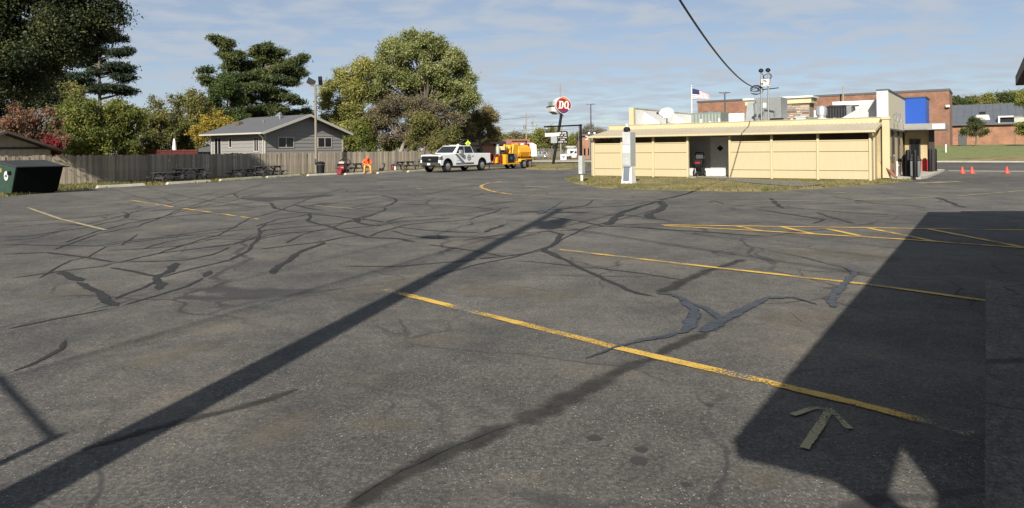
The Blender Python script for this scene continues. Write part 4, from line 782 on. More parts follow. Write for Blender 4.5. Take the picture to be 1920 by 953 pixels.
# main block
sL = dqs(1184, SB) + .1; TB = 13.2
m = MB(); m.box(SB, TB, sr_, sL, 0, 2.86); m.build('wall', dqbrick, dq)
m = MB(); m.box(SB - .02, SB - .003, posts[4], posts[3] + 1., .5, zt0 - .13); m.build('yard_wall', gwall, dq); m = MB(); m.box(SB - .05, SB - .003, posts[4] - .5, posts[3] + 1.5, .09, .49); m.build('sunlit_wall_foot', white, dq)  # white low strip paints in the sunlit foot of the back wall
m = MB(); m.box(SB - .06, SB - .022, posts[4] + .75, posts[4] + 1.75, .5, 2.25); o = m.build('yard_door', mat('grey_door', (.42, .42, .40), .6), dq); m = MB(); m.add([(SB - .064, posts[4] + 1.2 + a, 1.62 + b) for a, b in ((-.19, 0), (0, .18), (.19, 0), (0, -.18))], [(0, 1, 2, 3)]); m.build('diamond_sign', black, o)
m = MB(); m.box(SB - .02, SB + .25, sr_ - .02, sl_, 2.79, 3.06); m.build('parapet_band', ytr, dq); m = MB(); m.box(SB - .05, SB + .28, sr_ - .04, sl_ + .02, 3.062, 3.09); m.build('coping', metr, dq)
m = MB(); m.box(SB + .25, TB, sr_ + .02, sL - .05, 2.862, 2.90); m.build('flat_roof', wht, dq)
# left parapet, seen from inside, with white gussets
zp = dqz(1184, 202, SB)
m = MB(); m.box(SB + .26, TB, sL - .18, sL, 2.91, zp - .03); m.build('parapet', wht, dq); m = MB(); m.box(SB + .02, SB + .255, sL - .25, sL + .05, 2.9, zp); m.build('parapet_end', ytr, dq)
m = MB(); m.box(SB + .26, TB, sL - .22, sL + .03, zp - .028, zp + .01); m.build('coping', ytr, dq)
for t in (3.9, 9.0): m = MB(); m.prism([(sL - .19, 2.905), (sL - 1.7, 2.905), (sL - .19, zp - .2)], t, t + .06, 'x'); m.build('gusset', wht, dq)
# far parapet
za = dqz(1600, 190, TB); zb_ = dqz(1380, 213, TB)
m = MB(); m.box(TB - .2, TB, sr_ + .3, dqs(1563, TB), 2.91, za); m.build('parapet', wht, dq); m = MB(); m.box(TB - .2, TB, dqs(1563, TB) + .01, dqs(1528, TB), 2.91, zb_); m.build('parapet', wht, dq); m = MB(); m.box(TB - .2, TB, dqs(1397, TB), sL - .2, 2.91, zb_); m.build('parapet', wht, dq); m = MB(); m.box(SB, SB + .2, sL + .01, sl_, 0, 2.78); m.build('wall', dqbrick, dq)
# stone tower with cornice
s0, s1 = dqs(1527, TB + .3), dqs(1398, TB + .3); zc = dqz(1500, 181, TB + .3)
m = MB(); m.box(TB + .1, TB + 1.6, s0 + .25, s1 - .25, 2.5, zc - .5); st = m.build('stone_tower', mat('stone_mortar', (.22, .18, .14), .9), dq)
stm = [mat('ledge_stone_%s' % n_, c, .9, .2, 5) for n_, c in (('tan', (.25, .19, .135)), ('brown', (.12, .075, .055)), ('grey', (.17, .155, .14)), ('buff', (.30, .25, .19)))]
sme = []
for mm_ in stm: m = MB(); m.box(-.05, .0, -.5, .5, -.5, .5); sme.append(m.mesh('stone', mm_))
z = 2.95
while z < zc - .55:
    y = s0 + .26; h = random.choice((.09, .12, .14))
    while y < s1 - .3:
        w = min(random.uniform(.25, .6), s1 - .26 - y); q = link('stone', random.choice(sme), st); q.location = (TB + .1 - random.uniform(0, .02), y + w / 2, z + h / 2); q.scale = (1, w - .02, h - .018); y += w
    z += h
m = MB(); m.box(TB - .05, TB + 1.75, s0 + .1, s1 - .1, zc - .48, zc - .12); m.build('frieze', ytr, dq); m = MB(); m.box(TB - .2, TB + 1.9, s0 - .02, s1 + .02, zc - .118, zc); m.build('cornice', white, dq)
# right-hand side: corner column, brick wall, slit windows, sign fascia
m = MB(); m.box(SB - .25, SB + .0, sr_ - .30, sr_ + .02, .1, 2.95); m.build('corner_column', ytr, dq); m = MB(); m.box(SB - .29, SB + .04, sr_ - .34, sr_ + .06, 2.952, 3.08); m.build('column_cap', ytr, dq)
tw0, tw1 = dqt(1667, -.35), dqt(1698, -.35); pz0, pz1 = 2.52, 4.42
m = MB(); m.box(tw0 - .4, tw1, -.36, -.05, pz0, pz1); m.build('sign_fascia', mat('pale_cream_panel', (.45, .41, .30), .6, .05), dq); m = MB(); m.box(tw0 - .42, tw0 - .405, -.38, .13, pz0 + .05, pz1); m.build('fascia_end', white, dq)
m = MB(); m.box(tw0 - .45, tw1, -.40, .15, pz1 + .002, pz1 + .07); m.build('coping', mat('dark_coping', (.06, .06, .058), .5), dq); m = MB(); m.box(tw0 - .42, tw1, -.42, -.37, pz0 - .06, pz0 + .02); m.build('drip_edge', mat('dark_coping', (.06, .06, .058), .5), dq)
for t in (tw0 + 1.9, tw0 + 3.6): m = MB(); m.tube([(t, -.37, 3.25), (t, -.55, 3.4), (t, -.55, 3.1)], .03, 6); m.lathe([(.03, 0), (.12, -.14)], 10, (t, -.55, 3.1)); m.build('sign_lamp', steel, dq)
m = MB(); m.prism([(.0, 2.91), (2.4, 2.91), (.0, 4.3)], tw0 + 1., tw0 + 1.08, 'x'); m.build('gusset', mat('grey_membrane', (.35, .35, .35), .7), dq)
for p in (1673.5, 1684.5):
    t = dqt(p, sr_); m = MB(); m.box(t - .42, t + .42, sr_ - .06, sr_ - .003, .75, 2.45); f = m.build('slit_window', mat('brown_frame', (.018, .012, .010), .5), dq); m = MB(); m.box(t - .3, t + .3, sr_ - .066, sr_ - .061, .85, 2.38); m.build('pane', glass('window_glass', (.06, .08, .09)), f)
m = MB(); m.box(SB + .02, tw1 + .2, sr_ - .10, sr_ - .003, .0, .72); m.build('brick_plinth', brickmat('brown_brick', (.26, .15, .10), (.22, .12, .08), (.3, .25, .2), 4.4), dq)
m = MB(); m.box(SB + .4, SB + .62, sr_ - .14, sr_ - .004, 1.0, 1.3); m.build('electric_box', steel, dq)
m = MB(); m.tube([(SB - .13, sr_ - .33, 1.1), (SB - .13, sr_ - .42, 1.15), (SB - .13, sr_ - .42, .85)], .07, 8); m.build('gas_regulator', mat('dark_engine', (.05, .04, .03), .6), dq)
# entrance tower
T2 = tw1 + .05; sA, sB = -.30, dqs(1742, T2)
m = MB(); m.box(T2, T2 + 4, sB, sA, 0, 2.94); m.build('entrance_wall', dqbrick, dq)
bz0, bz1 = dqz(1718, 233, T2), dqz(1718, 184, T2)
m = MB(); m.box(T2 - .2, T2 + 3, sB + .15, sA + .05, bz0, bz1); m.build('blue_sign_box', mat('blue_panel', (.002, .05, .29), .4, .03), dq, bevel=.02)
m = MB(); m.box(T2 - .25, T2 + 3.1, sB + .1, sA + .1, bz1 + .002, bz1 + .1); m.build('coping', mat('dark_coping', (.06, .06, .058), .5), dq)
cs = dqs(1777, T2 + 1.)
m = MB(); m.box(T2 - 1.3, T2 + 2.6, cs, sA - .08, 2.56, 2.93); cn = m.build('canopy', mat('grey_canopy', (.20, .195, .185), .45, .1), dq); m = MB(); m.box(T2 - 1.318, T2 - 1.302, cs + .05, cs + .65, 2.60, 2.89); sg = m.build('canopy_sign', white, cn); m = MB(); m.box(T2 - 1.326, T2 - 1.32, cs + .3, cs + .36, 2.66, 2.83); m.box(T2 - 1.326, T2 - 1.32, cs + .18, cs + .3, 2.7, 2.74); m.build('print', mat('sky_blue_print', (.25, .4, .5), .6), sg)
m = MB(); m.box(T2 - 1.32, T2 - 1.303, cs + .9, sA - .1, 2.58, 2.70); m.build('canopy_trim', steel, cn)
ds0, ds1 = dqs(1726, T2), dqs(1705, T2)
m = MB(); m.box(T2 - .05, T2 - .003, ds0, ds1, .12, 2.05); do = m.build('door', mat('brown_frame', (.018, .012, .010), .5), dq); m = MB(); m.box(T2 - .06, T2 - .052, ds0 + .08, ds1 - .08, .3, 1.95); m.build('pane', glass(), do); m = MB(); m.box(T2 - .07, T2 - .061, ds0 + .2, ds1 - .15, .95, 1.1); m.build('notice', white, do)
m = MB(); m.box(T2 - .03, T2 - .004, sB, ds0 - .06, .1, .82); m.build('red_base', mat('red_paint', (.33, .010, .016), .5), dq)
m = MB(); m.box(T2 - .25, T2 + .02, sB - .28, sB - .01, 0, 2.55); m.build('dark_column', mat('brown_frame', (.018, .012, .010), .5), dq)
# entrance pavement and ramp
m = MB(); m.prism([dq_ for dq_ in ((SB + .1, sr_ - .1), (T2 + 4, sr_ - .1), (T2 + 4, sB - .6), (T2 - 1.2, sB - .5), (4.6, -1.9), (SB + 1.2, -1.7), (SB + .1, -1.0))], 0, .12, 'z'); o = m.build('entrance_pavement', concrete); o.location = (RP[0], RP[1], 0); o.rotation_euler = (0, 0, ROT); tag(o, kind='structure')
# bollards, bins and loose things by the entrance
bol = thing('bollard', '', 'bollard'); m = MB(); m.lathe([(.11, 0), (.11, 1.22), (.09, 1.3), (.03, 1.33)], 14); m.build('post', black, bol, True); m = MB(); m.lathe([(.16, 0), (.16, .03)], 14); m.build('base_plate', black, bol)
first = True
for px, py, lb in ((1702.5, 331, 'black bollard left of the waste bins at the restaurant entrance'), (1716, 332.5, 'black bollard in front of the waste bins at the restaurant entrance'), (1744, 322, 'black bollard beside the red wall base'), (1753, 321, 'black bollard at the outer corner of the entrance pavement')):
    c = bol if first else copy_tree(bol); first = False; x, y = G(px, py, .12); c.location = (x, y, .12); c['label'] = lb; c['group'] = 'bollards at the restaurant entrance'
for px, py, lb, mm_, s in ((1708, 330.5, 'black waste bin with domed lid between two bollards', darkplastic, 1), (1723, 331, 'grey waste bin with dark lid beside the red wall base', mat('grey_bin', (.11, .115, .12), .5), .95)):
    x, y = G(px, py, .12); b = thing('waste_bin', lb, 'waste bin', (x, y + .3, .12), ROT); m = MB(); m.hexa([(-.2, -.2, 0), (.2, -.2, 0), (.2, .2, 0), (-.2, .2, 0)], [(-.25, -.25, .8 * s), (.25, -.25, .8 * s), (.25, .25, .8 * s), (-.25, .25, .8 * s)]); m.build('body', mm_, b, bevel=.03); m = MB(); m.hexa([(-.28, -.28, .8 * s), (.28, -.28, .8 * s), (.28, .28, .8 * s), (-.28, .28, .8 * s)], [(-.17, -.17, 1.1 * s), (.17, -.17, 1.1 * s), (.17, .17, 1.1 * s), (-.17, .17, 1.1 * s)]); m.build('lid', darkplastic, b, bevel=.04); m = MB(); m.box(-.2, -.19, -.15, .15, .86 * s, 1.0 * s); m.build('flap', rubber, b)
x, y = G(1682, 330, .12); pv = thing('water_pipe', 'white plastic standpipes beside the brown brick plinth', 'pipe', (x, y, .12), ROT)
for a, h in ((0, .75), (.35, .9), (.8, .55)): m = MB(); m.tube([(a, -a * .3, 0), (a, -a * .3, h)], .045, 8); m.build('riser', white, pv, True)
m = MB(); m.tube([(0, 0, .5), (.35, -.1, .55)], .035, 8); m.build('crossover', white, pv); m = MB(); m.lathe([(.09, 0), (.1, .12), (.02, .2)], 10, (.35, -.1, .72)); m.build('valve', black, pv)
x, y = G(1668, 334, .12); pl = MB(); pl.beam((-.3, .35, .0), (.55, -.1, .75), .14, .05); o = pl.build('loose_plank', mat('rusty_plank', (.18, .075, .04), .8)); o.location = (x + .35, y + .4, .14); o.rotation_euler = (0, 0, ROT + 1.3); tag(o, 'rust coloured plank leaning on the restaurant side wall', 'plank')

# blower parked in the yard doorway
x, y = dqw(1.15, dqs(1312, 1.15)); cart = thing('wheeled_machine', 'black wheeled machine with red badge parked in the service yard doorway', 'machine', (x, y, .09), ROT + math.pi)
m = MB(); m.lathe([(.1, -.16), (.36, -.15), (.36, .15), (.1, .16)], 18, (0, 0, .62), 'y'); m.build('housing', darkplastic, cart, True); m = MB(); m.box(.2, .36, -.25, .25, .62, .9); bx_ = m.build('engine_cover', darkplastic, cart, bevel=.03); m = MB(); m.box(.362, .372, -.14, .14, .70, .80); m.build('badge', mat('red_badge', (.25, .008, .008), .5), bx_)
m = MB(); m.tube([(.1, -.28, .3), (.05, -.32, 1.0), (.0, -.2, 1.3), (0, .2, 1.3), (.05, .32, 1.0), (.1, .28, .3)], .03, 8); m.build('handle', black, cart); m = MB(); m.box(-.1, .1, -.2, .2, .95, 1.2); m.build('bag', mat('dark_bag', (.04, .04, .045), .8), cart, bevel=.04)
for y_ in (-.3, .3): wheel(cart, (.1, y_, .17), .17, .06, rim=steel)
wheel(cart, (.45, 0, .1), .1, .05, rim=steel)

# ---------------------------------------------------------------- things on the roof
RZ = 2.90
def roofthing(name, label, cat, px, t): s = dqs(px, t); x, y = dqw(t, s); return thing(name, label, cat, (x, y, RZ), ROT)
t = 3.4; d = roofthing('satellite_dish', 'white satellite dish on the flat restaurant roof', 'satellite dish', 1251, t); zc_ = dqz(1251, 212, t) - RZ
m = MB(); m.tube([(0, 0, 0), (0, 0, zc_ - .1)], .035, 8); m.build('mast', black, d); m = MB(); m.tube([(0, .0, zc_ * .4), (.3, -.55, .0)], .02, 6); m.build('strut', steel, d)
m = MB(); ring = [(0., 0.)] + [(.11, .0)]; m.lathe([(.02, -.10), (.15, -.09), (.28, -.06), (.38, 0), (.385, .01), (.37, .015), (.2, -.06), (.02, -.08)], 24, (0, 0, 0), 'x'); o = m.build('reflector', mat('dish_white', (.36, .37, .37), .5, .05), d, True); o.location = (-.05, 0, zc_); o.rotation_euler = (0, R_(25), R_(8)); o.scale = (-1, 1.15, .95)
m = MB(); m.tube([(0, .1, zc_ - .35), (-.62, .32, zc_ - .05)], .02, 6); m.build('arm', steel, d); m = MB(); m.box(-.70, -.58, .27, .37, zc_ - .08, zc_ + .03); m.build('feed_horn', black, d)
gm = mat('grey_green_metal', (.12, .145, .13), .5, .1); lou = mat('dark_louvre', (.009, .009, .010), .65, spec=.2)
def condenser(label, px0, px1, py_top, t, dep, fins, mm_, fin_m):
    a, b = dqs(px1, t), dqs(px0, t); w = b - a; x, y = dqw(t, a); o = thing('roof_condenser', label, 'condenser', (x, y, RZ), ROT); h = dqz((px0 + px1) / 2, py_top, t) - RZ
    m = MB(); m.box(0, dep, 0, w, .1, h); m.build('casing', mm_, o, bevel=.01)
    for i in range(fins): m = MB(); m.box(-.03, -.002, w * (i + .25) / fins, w * (i + .7) / fins, .2, h - .1); m.build('louvre', fin_m, o)
    m = MB(); m.box(.1, dep - .1, .1, w - .1, 0, .098); m.build('stand', steel, o); m = MB(); m.lathe([(.1, 0), (.4, .0), (.42, .08)], 16, (dep / 2, w / 2, h)); m.build('fan_cowl', steel, o); return o
condenser('grey green louvred condenser beside the satellite dish', 1297, 1352, 211, 6.0, 1.6, 9, gm, mat('pale_fin', (.20, .225, .205), .5)); condenser('black louvred condenser near the restaurant fascia', 1545, 1587, 199, 5.0, 1.5, 8, lou, mat('charcoal_fin', (.018, .018, .02), .5)); condenser('pale grey condenser casing beside the black louvred one', 1587.6, 1597, 199, 5.0, 1.5, 1, steel, steel)
t = 6.0; o = roofthing('rooftop_air_handler', 'large galvanised air handler behind the service mast', 'air handler', 1465, t); w = dqs(1415, t) - dqs(1465, t); w0 = dqs(1398, t) - dqs(1465, t); h = dqz(1440, 183, t) - RZ
m = MB(); m.box(0, 1.6, 0, w, .3, h); m.build('casing', steel, o, bevel=.01); m = MB(); m.prism([(0, .3), (1.2, .3), (1.2, h - .2), (.5, h - .2)], w + .02, w0); m.build('intake_hood', mat('dull_steel', (.22, .24, .24), .5, metal=.5), o); m = MB(); m.box(.1, 1.4, .2, w - .1, 0, .3); m.build('curb', white, o); m = MB(); m.tube([(-.1, .3, .3), (-.15, .3, .9), (-.1, w * .6, 1.0), (-.1, w * .8, .3)], .05, 8); m.build('conduit', steel, o)
for lb, px, t, r, h, mm_ in (('silver mushroom exhaust fan beside the black condenser', 1541, 4.6, .30, .95, chrome),):
    o = roofthing('exhaust_fan', lb, 'exhaust fan', px, t); m = MB(); m.lathe([(r * .8, 0), (r * .8, h * .45), (r, h * .5), (r, h * .85), (r * .7, h), (.05, h + .04)], 16); m.build('cowl', mat('bright_steel', (.6, .6, .6), .3, metal=.8), o, True); m = MB(); m.box(-r * .95, r * .95, -r * .95, r * .95, 0, .3); m.build('curb', white, o)
for i, (lb, p0, p1, t, h) in enumerate((('small pale blue grey box on the roof in front of the stone tower', 1493, 1511, 4.2, .42), ('low grey hatch on the roof right of the stone tower', 1520, 1533, 4.2, .36), ('low dark vent box at the foot of the air handler', 1444, 1465, 4.0, .42))):
    a, b = dqs(p1, t), dqs(p0, t); x, y = dqw(t, a); o = thing('roof_box', lb, 'roof box', (x, y, RZ), ROT); m = MB(); m.box(0, .6, 0, b - a, .0, h - .06); m.build('box', (mat('blue_grey', (.36, .42, .45), .5), gm, lou)[i], o, bevel=.01); m = MB(); m.box(-.04, .64, -.03, b - a + .03, h - .058, h); m.build('lid', (mat('blue_grey', (.36, .42, .45), .5), gm, steel)[i], o)
for px, t, h, lb in ((1315, 4.0, .45, 'tall white vent pipe in front of the grey green condenser'), (1332, 3.6, .3, 'short white vent pipe in front of the grey green condenser'), (1349, 3.6, .45, 'white vent pipe between the grey green condenser and the service mast'), (1485, 3.6, .3, 'white vent pipe in front of the stone tower'), (1565, 3.4, .25, 'white vent pipe in front of the black louvred condenser'), (1605, 4., .3, 'white vent pipe between the black condenser and the sign fascia')):
    o = roofthing('vent_pipe', lb, 'vent pipe', px, t); o['group'] = 'vent pipes on the restaurant roof'; m = MB(); m.tube([(0, 0, 0), (0, 0, h)], .06, 8); m.build('pipe', white, o, True); m = MB(); m.lathe([(.14, 0), (.09, .08)], 10); m.build('flashing', steel, o)
# service mast with weatherheads
t = 2.6; ms = roofthing('service_mast', 'twin conduit electrical service mast with looped black cables on the restaurant roof', 'service mast', 1435, t); zh = dqz(1436, 135, t) - RZ; dy = (dqs(1428, t) - dqs(1441, t)) / 2
for s in (-1, 1):
    m = MB(); m.tube([(0, s * dy, -.2), (0, s * dy, zh)], .045, 8); c_o = m.build('conduit', steel, ms, True); m = MB(); m.lathe([(.06, 0), (.13, .06), (.12, .16), (.03, .22)], 10, (0, s * dy, zh - .02)); m.build('weatherhead', black, c_o, True)
m = MB(); m.tube([(0, dy + .15, 0), (0, dy + .35, zh * .55)], .02, 6); m.build('brace', steel, ms); m = MB(); m.tube([(0, dy + .2, zh * .66), (0, -dy - .55, zh * .68)], .025, 6); m.build('cross_bar', black, ms)
m = MB()
for k_ in range(7):
    r = random.uniform(.15, .32); c = Vector((random.uniform(-.12, .05), dy + random.uniform(.05, .3), zh * random.uniform(.58, .7)))
    if k_ > 3: c.y = -dy * random.uniform(-.5, 1.2); r = random.uniform(.10, .2); c.z = zh * random.uniform(.72, .92)
    m.tube([c + Vector((.05 * math.sin(a * 2), r * 1.3 * math.cos(a), r * math.sin(a) * .8)) for a in [i * .42 for i in range(13 + k_)]], .018, 5)
for s in (-1, 1): m.tube([(0, s * dy, zh), (-.1, s * dy - .15, zh * .93), (-.1, s * dy - .1, zh * .75), (-.05, dy + .2, zh * .68)], .018, 5)
m.build('cable_loops', black, ms); m = MB(); m.box(-.1, .05, -dy - .1, dy - .02, zh * .72, zh * .86); m.build('insulator', mat('insulator_grey', (.45, .45, .43), .4), ms); m = MB(); m.box(-.09, .0, -.09, .08, .9, 1.15); m.build('meter', white, ms)
e = dqw(t, dqs(1435, t) + dy + .1); m = MB(); m.tube(sag((PB.x, PB.y, 8.2), (e[0], e[1], RZ + zh * .70), 1.62, 40), .028, 6); tag(m.build('service_cable', black), 'thick twisted black service cable strung to the mast on the restaurant roof', 'cable')

# ---------------------------------------------------------------- order board, height bar and box in the grass
kx, ky = G(1181, 346.5); kq = thing('order_kiosk', 'tall grey steel cabinet on a white flared pedestal in the grass', 'kiosk', (kx, ky + .25, .03), ROT)
kz = lambda py: ZT(1181, py, ky)
cbn = mat('cabinet_grey', (.30, .315, .315), .5, .08, 3)
m = MB(); m.hexa([(-.28, -.28, 0), (.24, -.28, 0), (.24, .28, 0), (-.28, .28, 0)], [(-.16, -.2, kz(313)), (.16, -.2, kz(313)), (.16, .2, kz(313)), (-.16, .2, kz(313))]); pd = m.build('pedestal', white, kq, bevel=.01)
m = MB(); m.hexa([(-.27, -.13, .14), (-.23, -.13, .14), (-.23, .17, .14), (-.27, .17, .14)], [(-.195, -.13, kz(315)), (-.15, -.13, kz(315)), (-.15, .17, kz(315)), (-.195, .17, kz(315))]); m.build('dark_panel', mat('blue_grey_panel', (.10, .12, .15), .5), pd)
m = MB(); m.box(-.24, .34, -.20, .20, kz(314), kz(249)); cbo = m.build('cabinet', cbn, kq, bevel=.012)
for z0, z1, mm_ in ((kz(312), kz(289), cbn), (kz(288), kz(274), white), (kz(273), kz(250), mat('cabinet_light', (.34, .355, .36), .5))): m = MB(); m.box(-.255, -.242, -.185, .185, z0, z1); m.build('front_panel', mm_, cbo, bevel=.004)
for z in (kz(306), kz(299)): m = MB(); m.box(-.262, -.256, -.06, .02, z - .02, z + .02); m.build('latch', white, cbo)
m = MB(); m.lathe([(.04, -.1), (.16, 0), (.16, .04), (.03, .1)], 12, (0, 0, 0), 'x'); o = m.build('spot_lamp', lou, kq, True); o.location = (-.12, .02, kz(244)); o.rotation_euler = (0, .5, .4); m = MB(); m.hexa([(-.15, -.1, kz(248)), (.1, -.1, kz(248)), (.1, .12, kz(248)), (-.15, .12, kz(248))], [(-.02, .04, kz(233)), (.02, .04, kz(233)), (.02, .1, kz(233)), (-.02, .1, kz(233))]); m.build('bracket', white, kq)
bx0, by0 = G(1091, 341.5); bq = thing('meter_cabinet', 'narrow grey electrical cabinet on a short white post', 'cabinet', (bx0, by0, .02), ROT); bz = lambda py: ZT(1091, py, by0)
m = MB(); m.tube([(0, 0, 0), (0, 0, bz(326))], .075, 10); m.build('post', white, bq, True); m = MB(); m.box(-.15, .15, -.11, .11, bz(327), bz(293)); m.build('cabinet', cbn, bq, bevel=.01); m = MB(); m.box(-.156, -.151, -.05, .05, bz(326), bz(323)); m.build('latch', white, bq)
cy = 46.; cx = XT(1089, cy); cq = thing('height_bar', 'black inverted L clearance bar frame with hanging white board', 'height bar', (cx, cy, 0), 0); cz = lambda py: ZT(1060, py, cy)
xl = XT(1019, cy) - cx
m = MB(); m.tube([(0, 0, 0), (0, 0, cz(233.5)), ], .085, 10); m.build('post', black, cq, True); m = MB(); m.tube([(.1, 0, cz(233.5) - .06), (xl, -1.0, cz(238.5))], .05, 8); m.build('beam', black, cq, True)
for f in (.12, .95): m = MB(); m.tube([(xl * (1.02 - .55 * f) , -.7 * (1 - f * .5), cz(237.5)), (xl * (1.02 - .55 * f), -.7 * (1 - f * .5), cz(252))], .012, 5); m.build('chain', steel, cq)
m = MB(); m.beam((xl * .97, -.75, cz(253.5)), (xl * .58, -.4, cz(252)), .06, .24); m.build('clearance_board', white, cq)
m = MB(); m.tube([(-.12, .1, cz(236)), (-.12, .1, .0)], .015, 5); m.build('stay', steel, cq)

# ---------------------------------------------------------------- leaning pylon sign
sy0 = G(1037, 309.8); sg = thing('pylon_sign', 'leaning pylon sign with red emblem above a black letter board', 'sign', (sy0[0], sy0[1], .05), 0); Yg = sy0[1]
SX = lambda px: XT(px, Yg) - sy0[0]; SZ = lambda px, py: ZT(px, py, Yg) - .05
m = MB(); m.tube([(0, 0, 0), (SX(1053.5), 0, SZ(1053, 214))], .145, 12); m.build('pole', black, sg, True); m = MB(); m.lathe([(.3, 0), (.3, .04)], 12); m.build('base_plate', black, sg); m = MB(); m.box(SX(1049.5), SX(1058), -.05, .05, SZ(1053, 218.3), SZ(1053, 217)); m.build('yoke', black, sg)
ex, ez = SX(1057.5), SZ(1057, 197.5); EW, EHh = .84, .90
yaw = R_(16)
em = bpy.data.objects.new('emblem', None)                    # emblem outline built as a mesh, angled a little to the right
def lips(sc, n=40):
    pts_ = []
    for i in range(n):
        a = 2 * math.pi * i / n; x = math.cos(a); z = math.sin(a); pts_.append((x * EW * sc * (1 - .10 * abs(z) ** 3), z * EHh * sc * (1 - .06 * abs(x)) + .0))
    return pts_
sw = mat('sign_white', (.47, .47, .45), .4, .04); sr = mat('sign_red', (.19, .006, .010), .4, .05); so = mat('sign_orange', (.36, .15, .05), .4, .05); sbl = mat('sign_blue', (.018, .032, .15), .4, .05); sil = mat('sign_silver', (.22, .235, .24), .4, .06)
m = MB(); m.prism(lips(1), 0, 1.35); eo = m.build('emblem_case', sw, sg); eo.location = (ex, -.1, ez); eo.rotation_euler = (0, 0, yaw)
m = MB(); m.prism(lips(.95), -.014, -.003); m.build('emblem_face', sr, eo)
def arc(a0, a1, r0, r1, y0, y1, mm_, nm):
    m = MB(); n = 16; P = []
    for i in range(n + 1): a = R_(a0 + (a1 - a0) * i / n); f = math.sin(math.pi * i / n); P.append((math.cos(a) * EW * r1 * (1 - .10 * abs(math.sin(a)) ** 3), math.sin(a) * EHh * r1 * (1 - .06 * abs(math.cos(a)))))
    for i in range(n, -1, -1): a = R_(a0 + (a1 - a0) * i / n); f = math.sin(math.pi * i / n); q = r1 - (r1 - r0) * f; P.append((math.cos(a) * EW * q * (1 - .10 * abs(math.sin(a)) ** 3), math.sin(a) * EHh * q * (1 - .06 * abs(math.cos(a)))))
    m.prism(P, y0, y1); m.build(nm, mm_, eo)
arc(20, 125, .70, .935, -.022, -.016, so, 'orange_arc'); arc(215, 335, .72, .935, -.022, -.016, sbl, 'blue_arc')

def letter(polys, x):
    for k_, (P, mm_) in enumerate(polys):
        m = MB(); m.prism([(x + a + b * .10, b + .03) for a, b in P], -.050 - .006 * k_, -.026); m.build('letter', mm_, eo)
def oval(cx, rx, ry, n=24, cut=None): return [(cx + rx * math.cos(2 * math.pi * i / n), ry * math.sin(2 * math.pi * i / n)) for i in range(n)]
letter([([(-.26, -.40), (.06, -.40), (.20, -.33), (.27, -.18), (.27, .18), (.20, .33), (.06, .40), (-.26, .40), (-.26, .31), (-.20, .29), (-.20, -.29), (-.26, -.31)], sw), ([(-.04, -.28), (.03, -.28), (.09, -.2), (.09, .2), (.03, .28), (-.04, .28)], sr)], -.29)
letter([(oval(0, .27, .41) , sw), ([(.03, -.3), (.12, -.36), (.24, -.52), (.40, -.50), (.40, -.42), (.31, -.40), (.2, -.2)], sw), (oval(0, .10, .29), sr)], .30)
m = MB(); m.box(-1.0, -.45, .6, 1.9, -.02, .42); m.build('rear_cabinet', sil, eo); m = MB(); m.box(-1.15, -.2, .5, 2.1, -.62, -.16); m.build('rear_cabinet', sw, eo); m = MB(); m.box(-1.16, -.21, .49, 2.1, -.155, -.03); m.build('dark_band', lou, eo); m = MB(); m.prism([(-.95, -.63), (-.2, -.63), (-.2, -.88), (-.5, -.88)], .3, 1.9); m.build('underside', sil, eo)
bx1, bx2, bz1_, bz2_ = SX(1044.5), SX(1064.5), SZ(1054, 269.5), SZ(1054, 246)
m = MB(); m.prism([(bx1, bz1_ + .12), (bx1 + .12, bz1_), (bx2 - .12, bz1_), (bx2, bz1_ + .12), (bx2, bz2_ - .12), (bx2 - .12, bz2_), (bx1 + .12, bz2_), (bx1, bz2_ - .12)], -.42, -.14); lb_ = m.build('letter_board', lou, sg)
m = MB(); m.box(SX(1033), SX(1044.4), -.3, .9, SZ(1040, 268.5), SZ(1040, 256)); m.build('board_case', sil, sg)
lt = mat('letter_white', (.6, .58, .55), .6); wbd = bx2 - bx1; hb = bz2_ - bz1_
for r, pat in enumerate(('110111', '1011011', '10101111', '011110', '1111011')):
    n = len(pat); h = hb * (.13 if r == 0 else .095); z = bz2_ - hb * (.16 + .175 * r)
    for i, c in enumerate(pat):
        if c == '0': continue
        cw = wbd * .72 / max(n, 7); x = (bx1 + bx2) / 2 + (i - (n - 1) / 2) * cw * 1.1
        m = MB(); q = random.choice((0, 1, 2))
        m.box(x - cw * .38, x - cw * .15, -.428, -.421, z - h / 2, z + h / 2)
        if q != 1: m.box(x - cw * .149, x + cw * .36, -.428, -.421, z + h * .25, z + h / 2)
        if q != 2: m.box(x + cw * .13, x + cw * .36, -.428, -.421, z - h / 2, z + h * .249)
        m.box(x - cw * .149, x + cw * .129, -.428, -.421, z - h / 2, z - h * .25); m.build('letter', lt, lb_)
yg = G(1050, 303.5); yx = thing('yard_sign', 'small white square yard sign with blue print near the street', 'sign', (yg[0], yg[1] - 6, 0.0), 0); 
m = MB(); m.box(-.36, .36, -.02, .02, .32, 1.02); p_ = m.build('board', white, yx); m = MB(); m.box(-.2, .2, -.026, -.021, .72, .84); m.box(-.1, .12, -.026, -.021, .52, .66); m.build('print', mat('navy_print', (.06, .07, .2), .6), p_)
for s in (-.25, .25): m = MB(); m.tube([(s, .03, 0), (s, .03, .9)], .012, 5); m.build('stake', steel, yx)

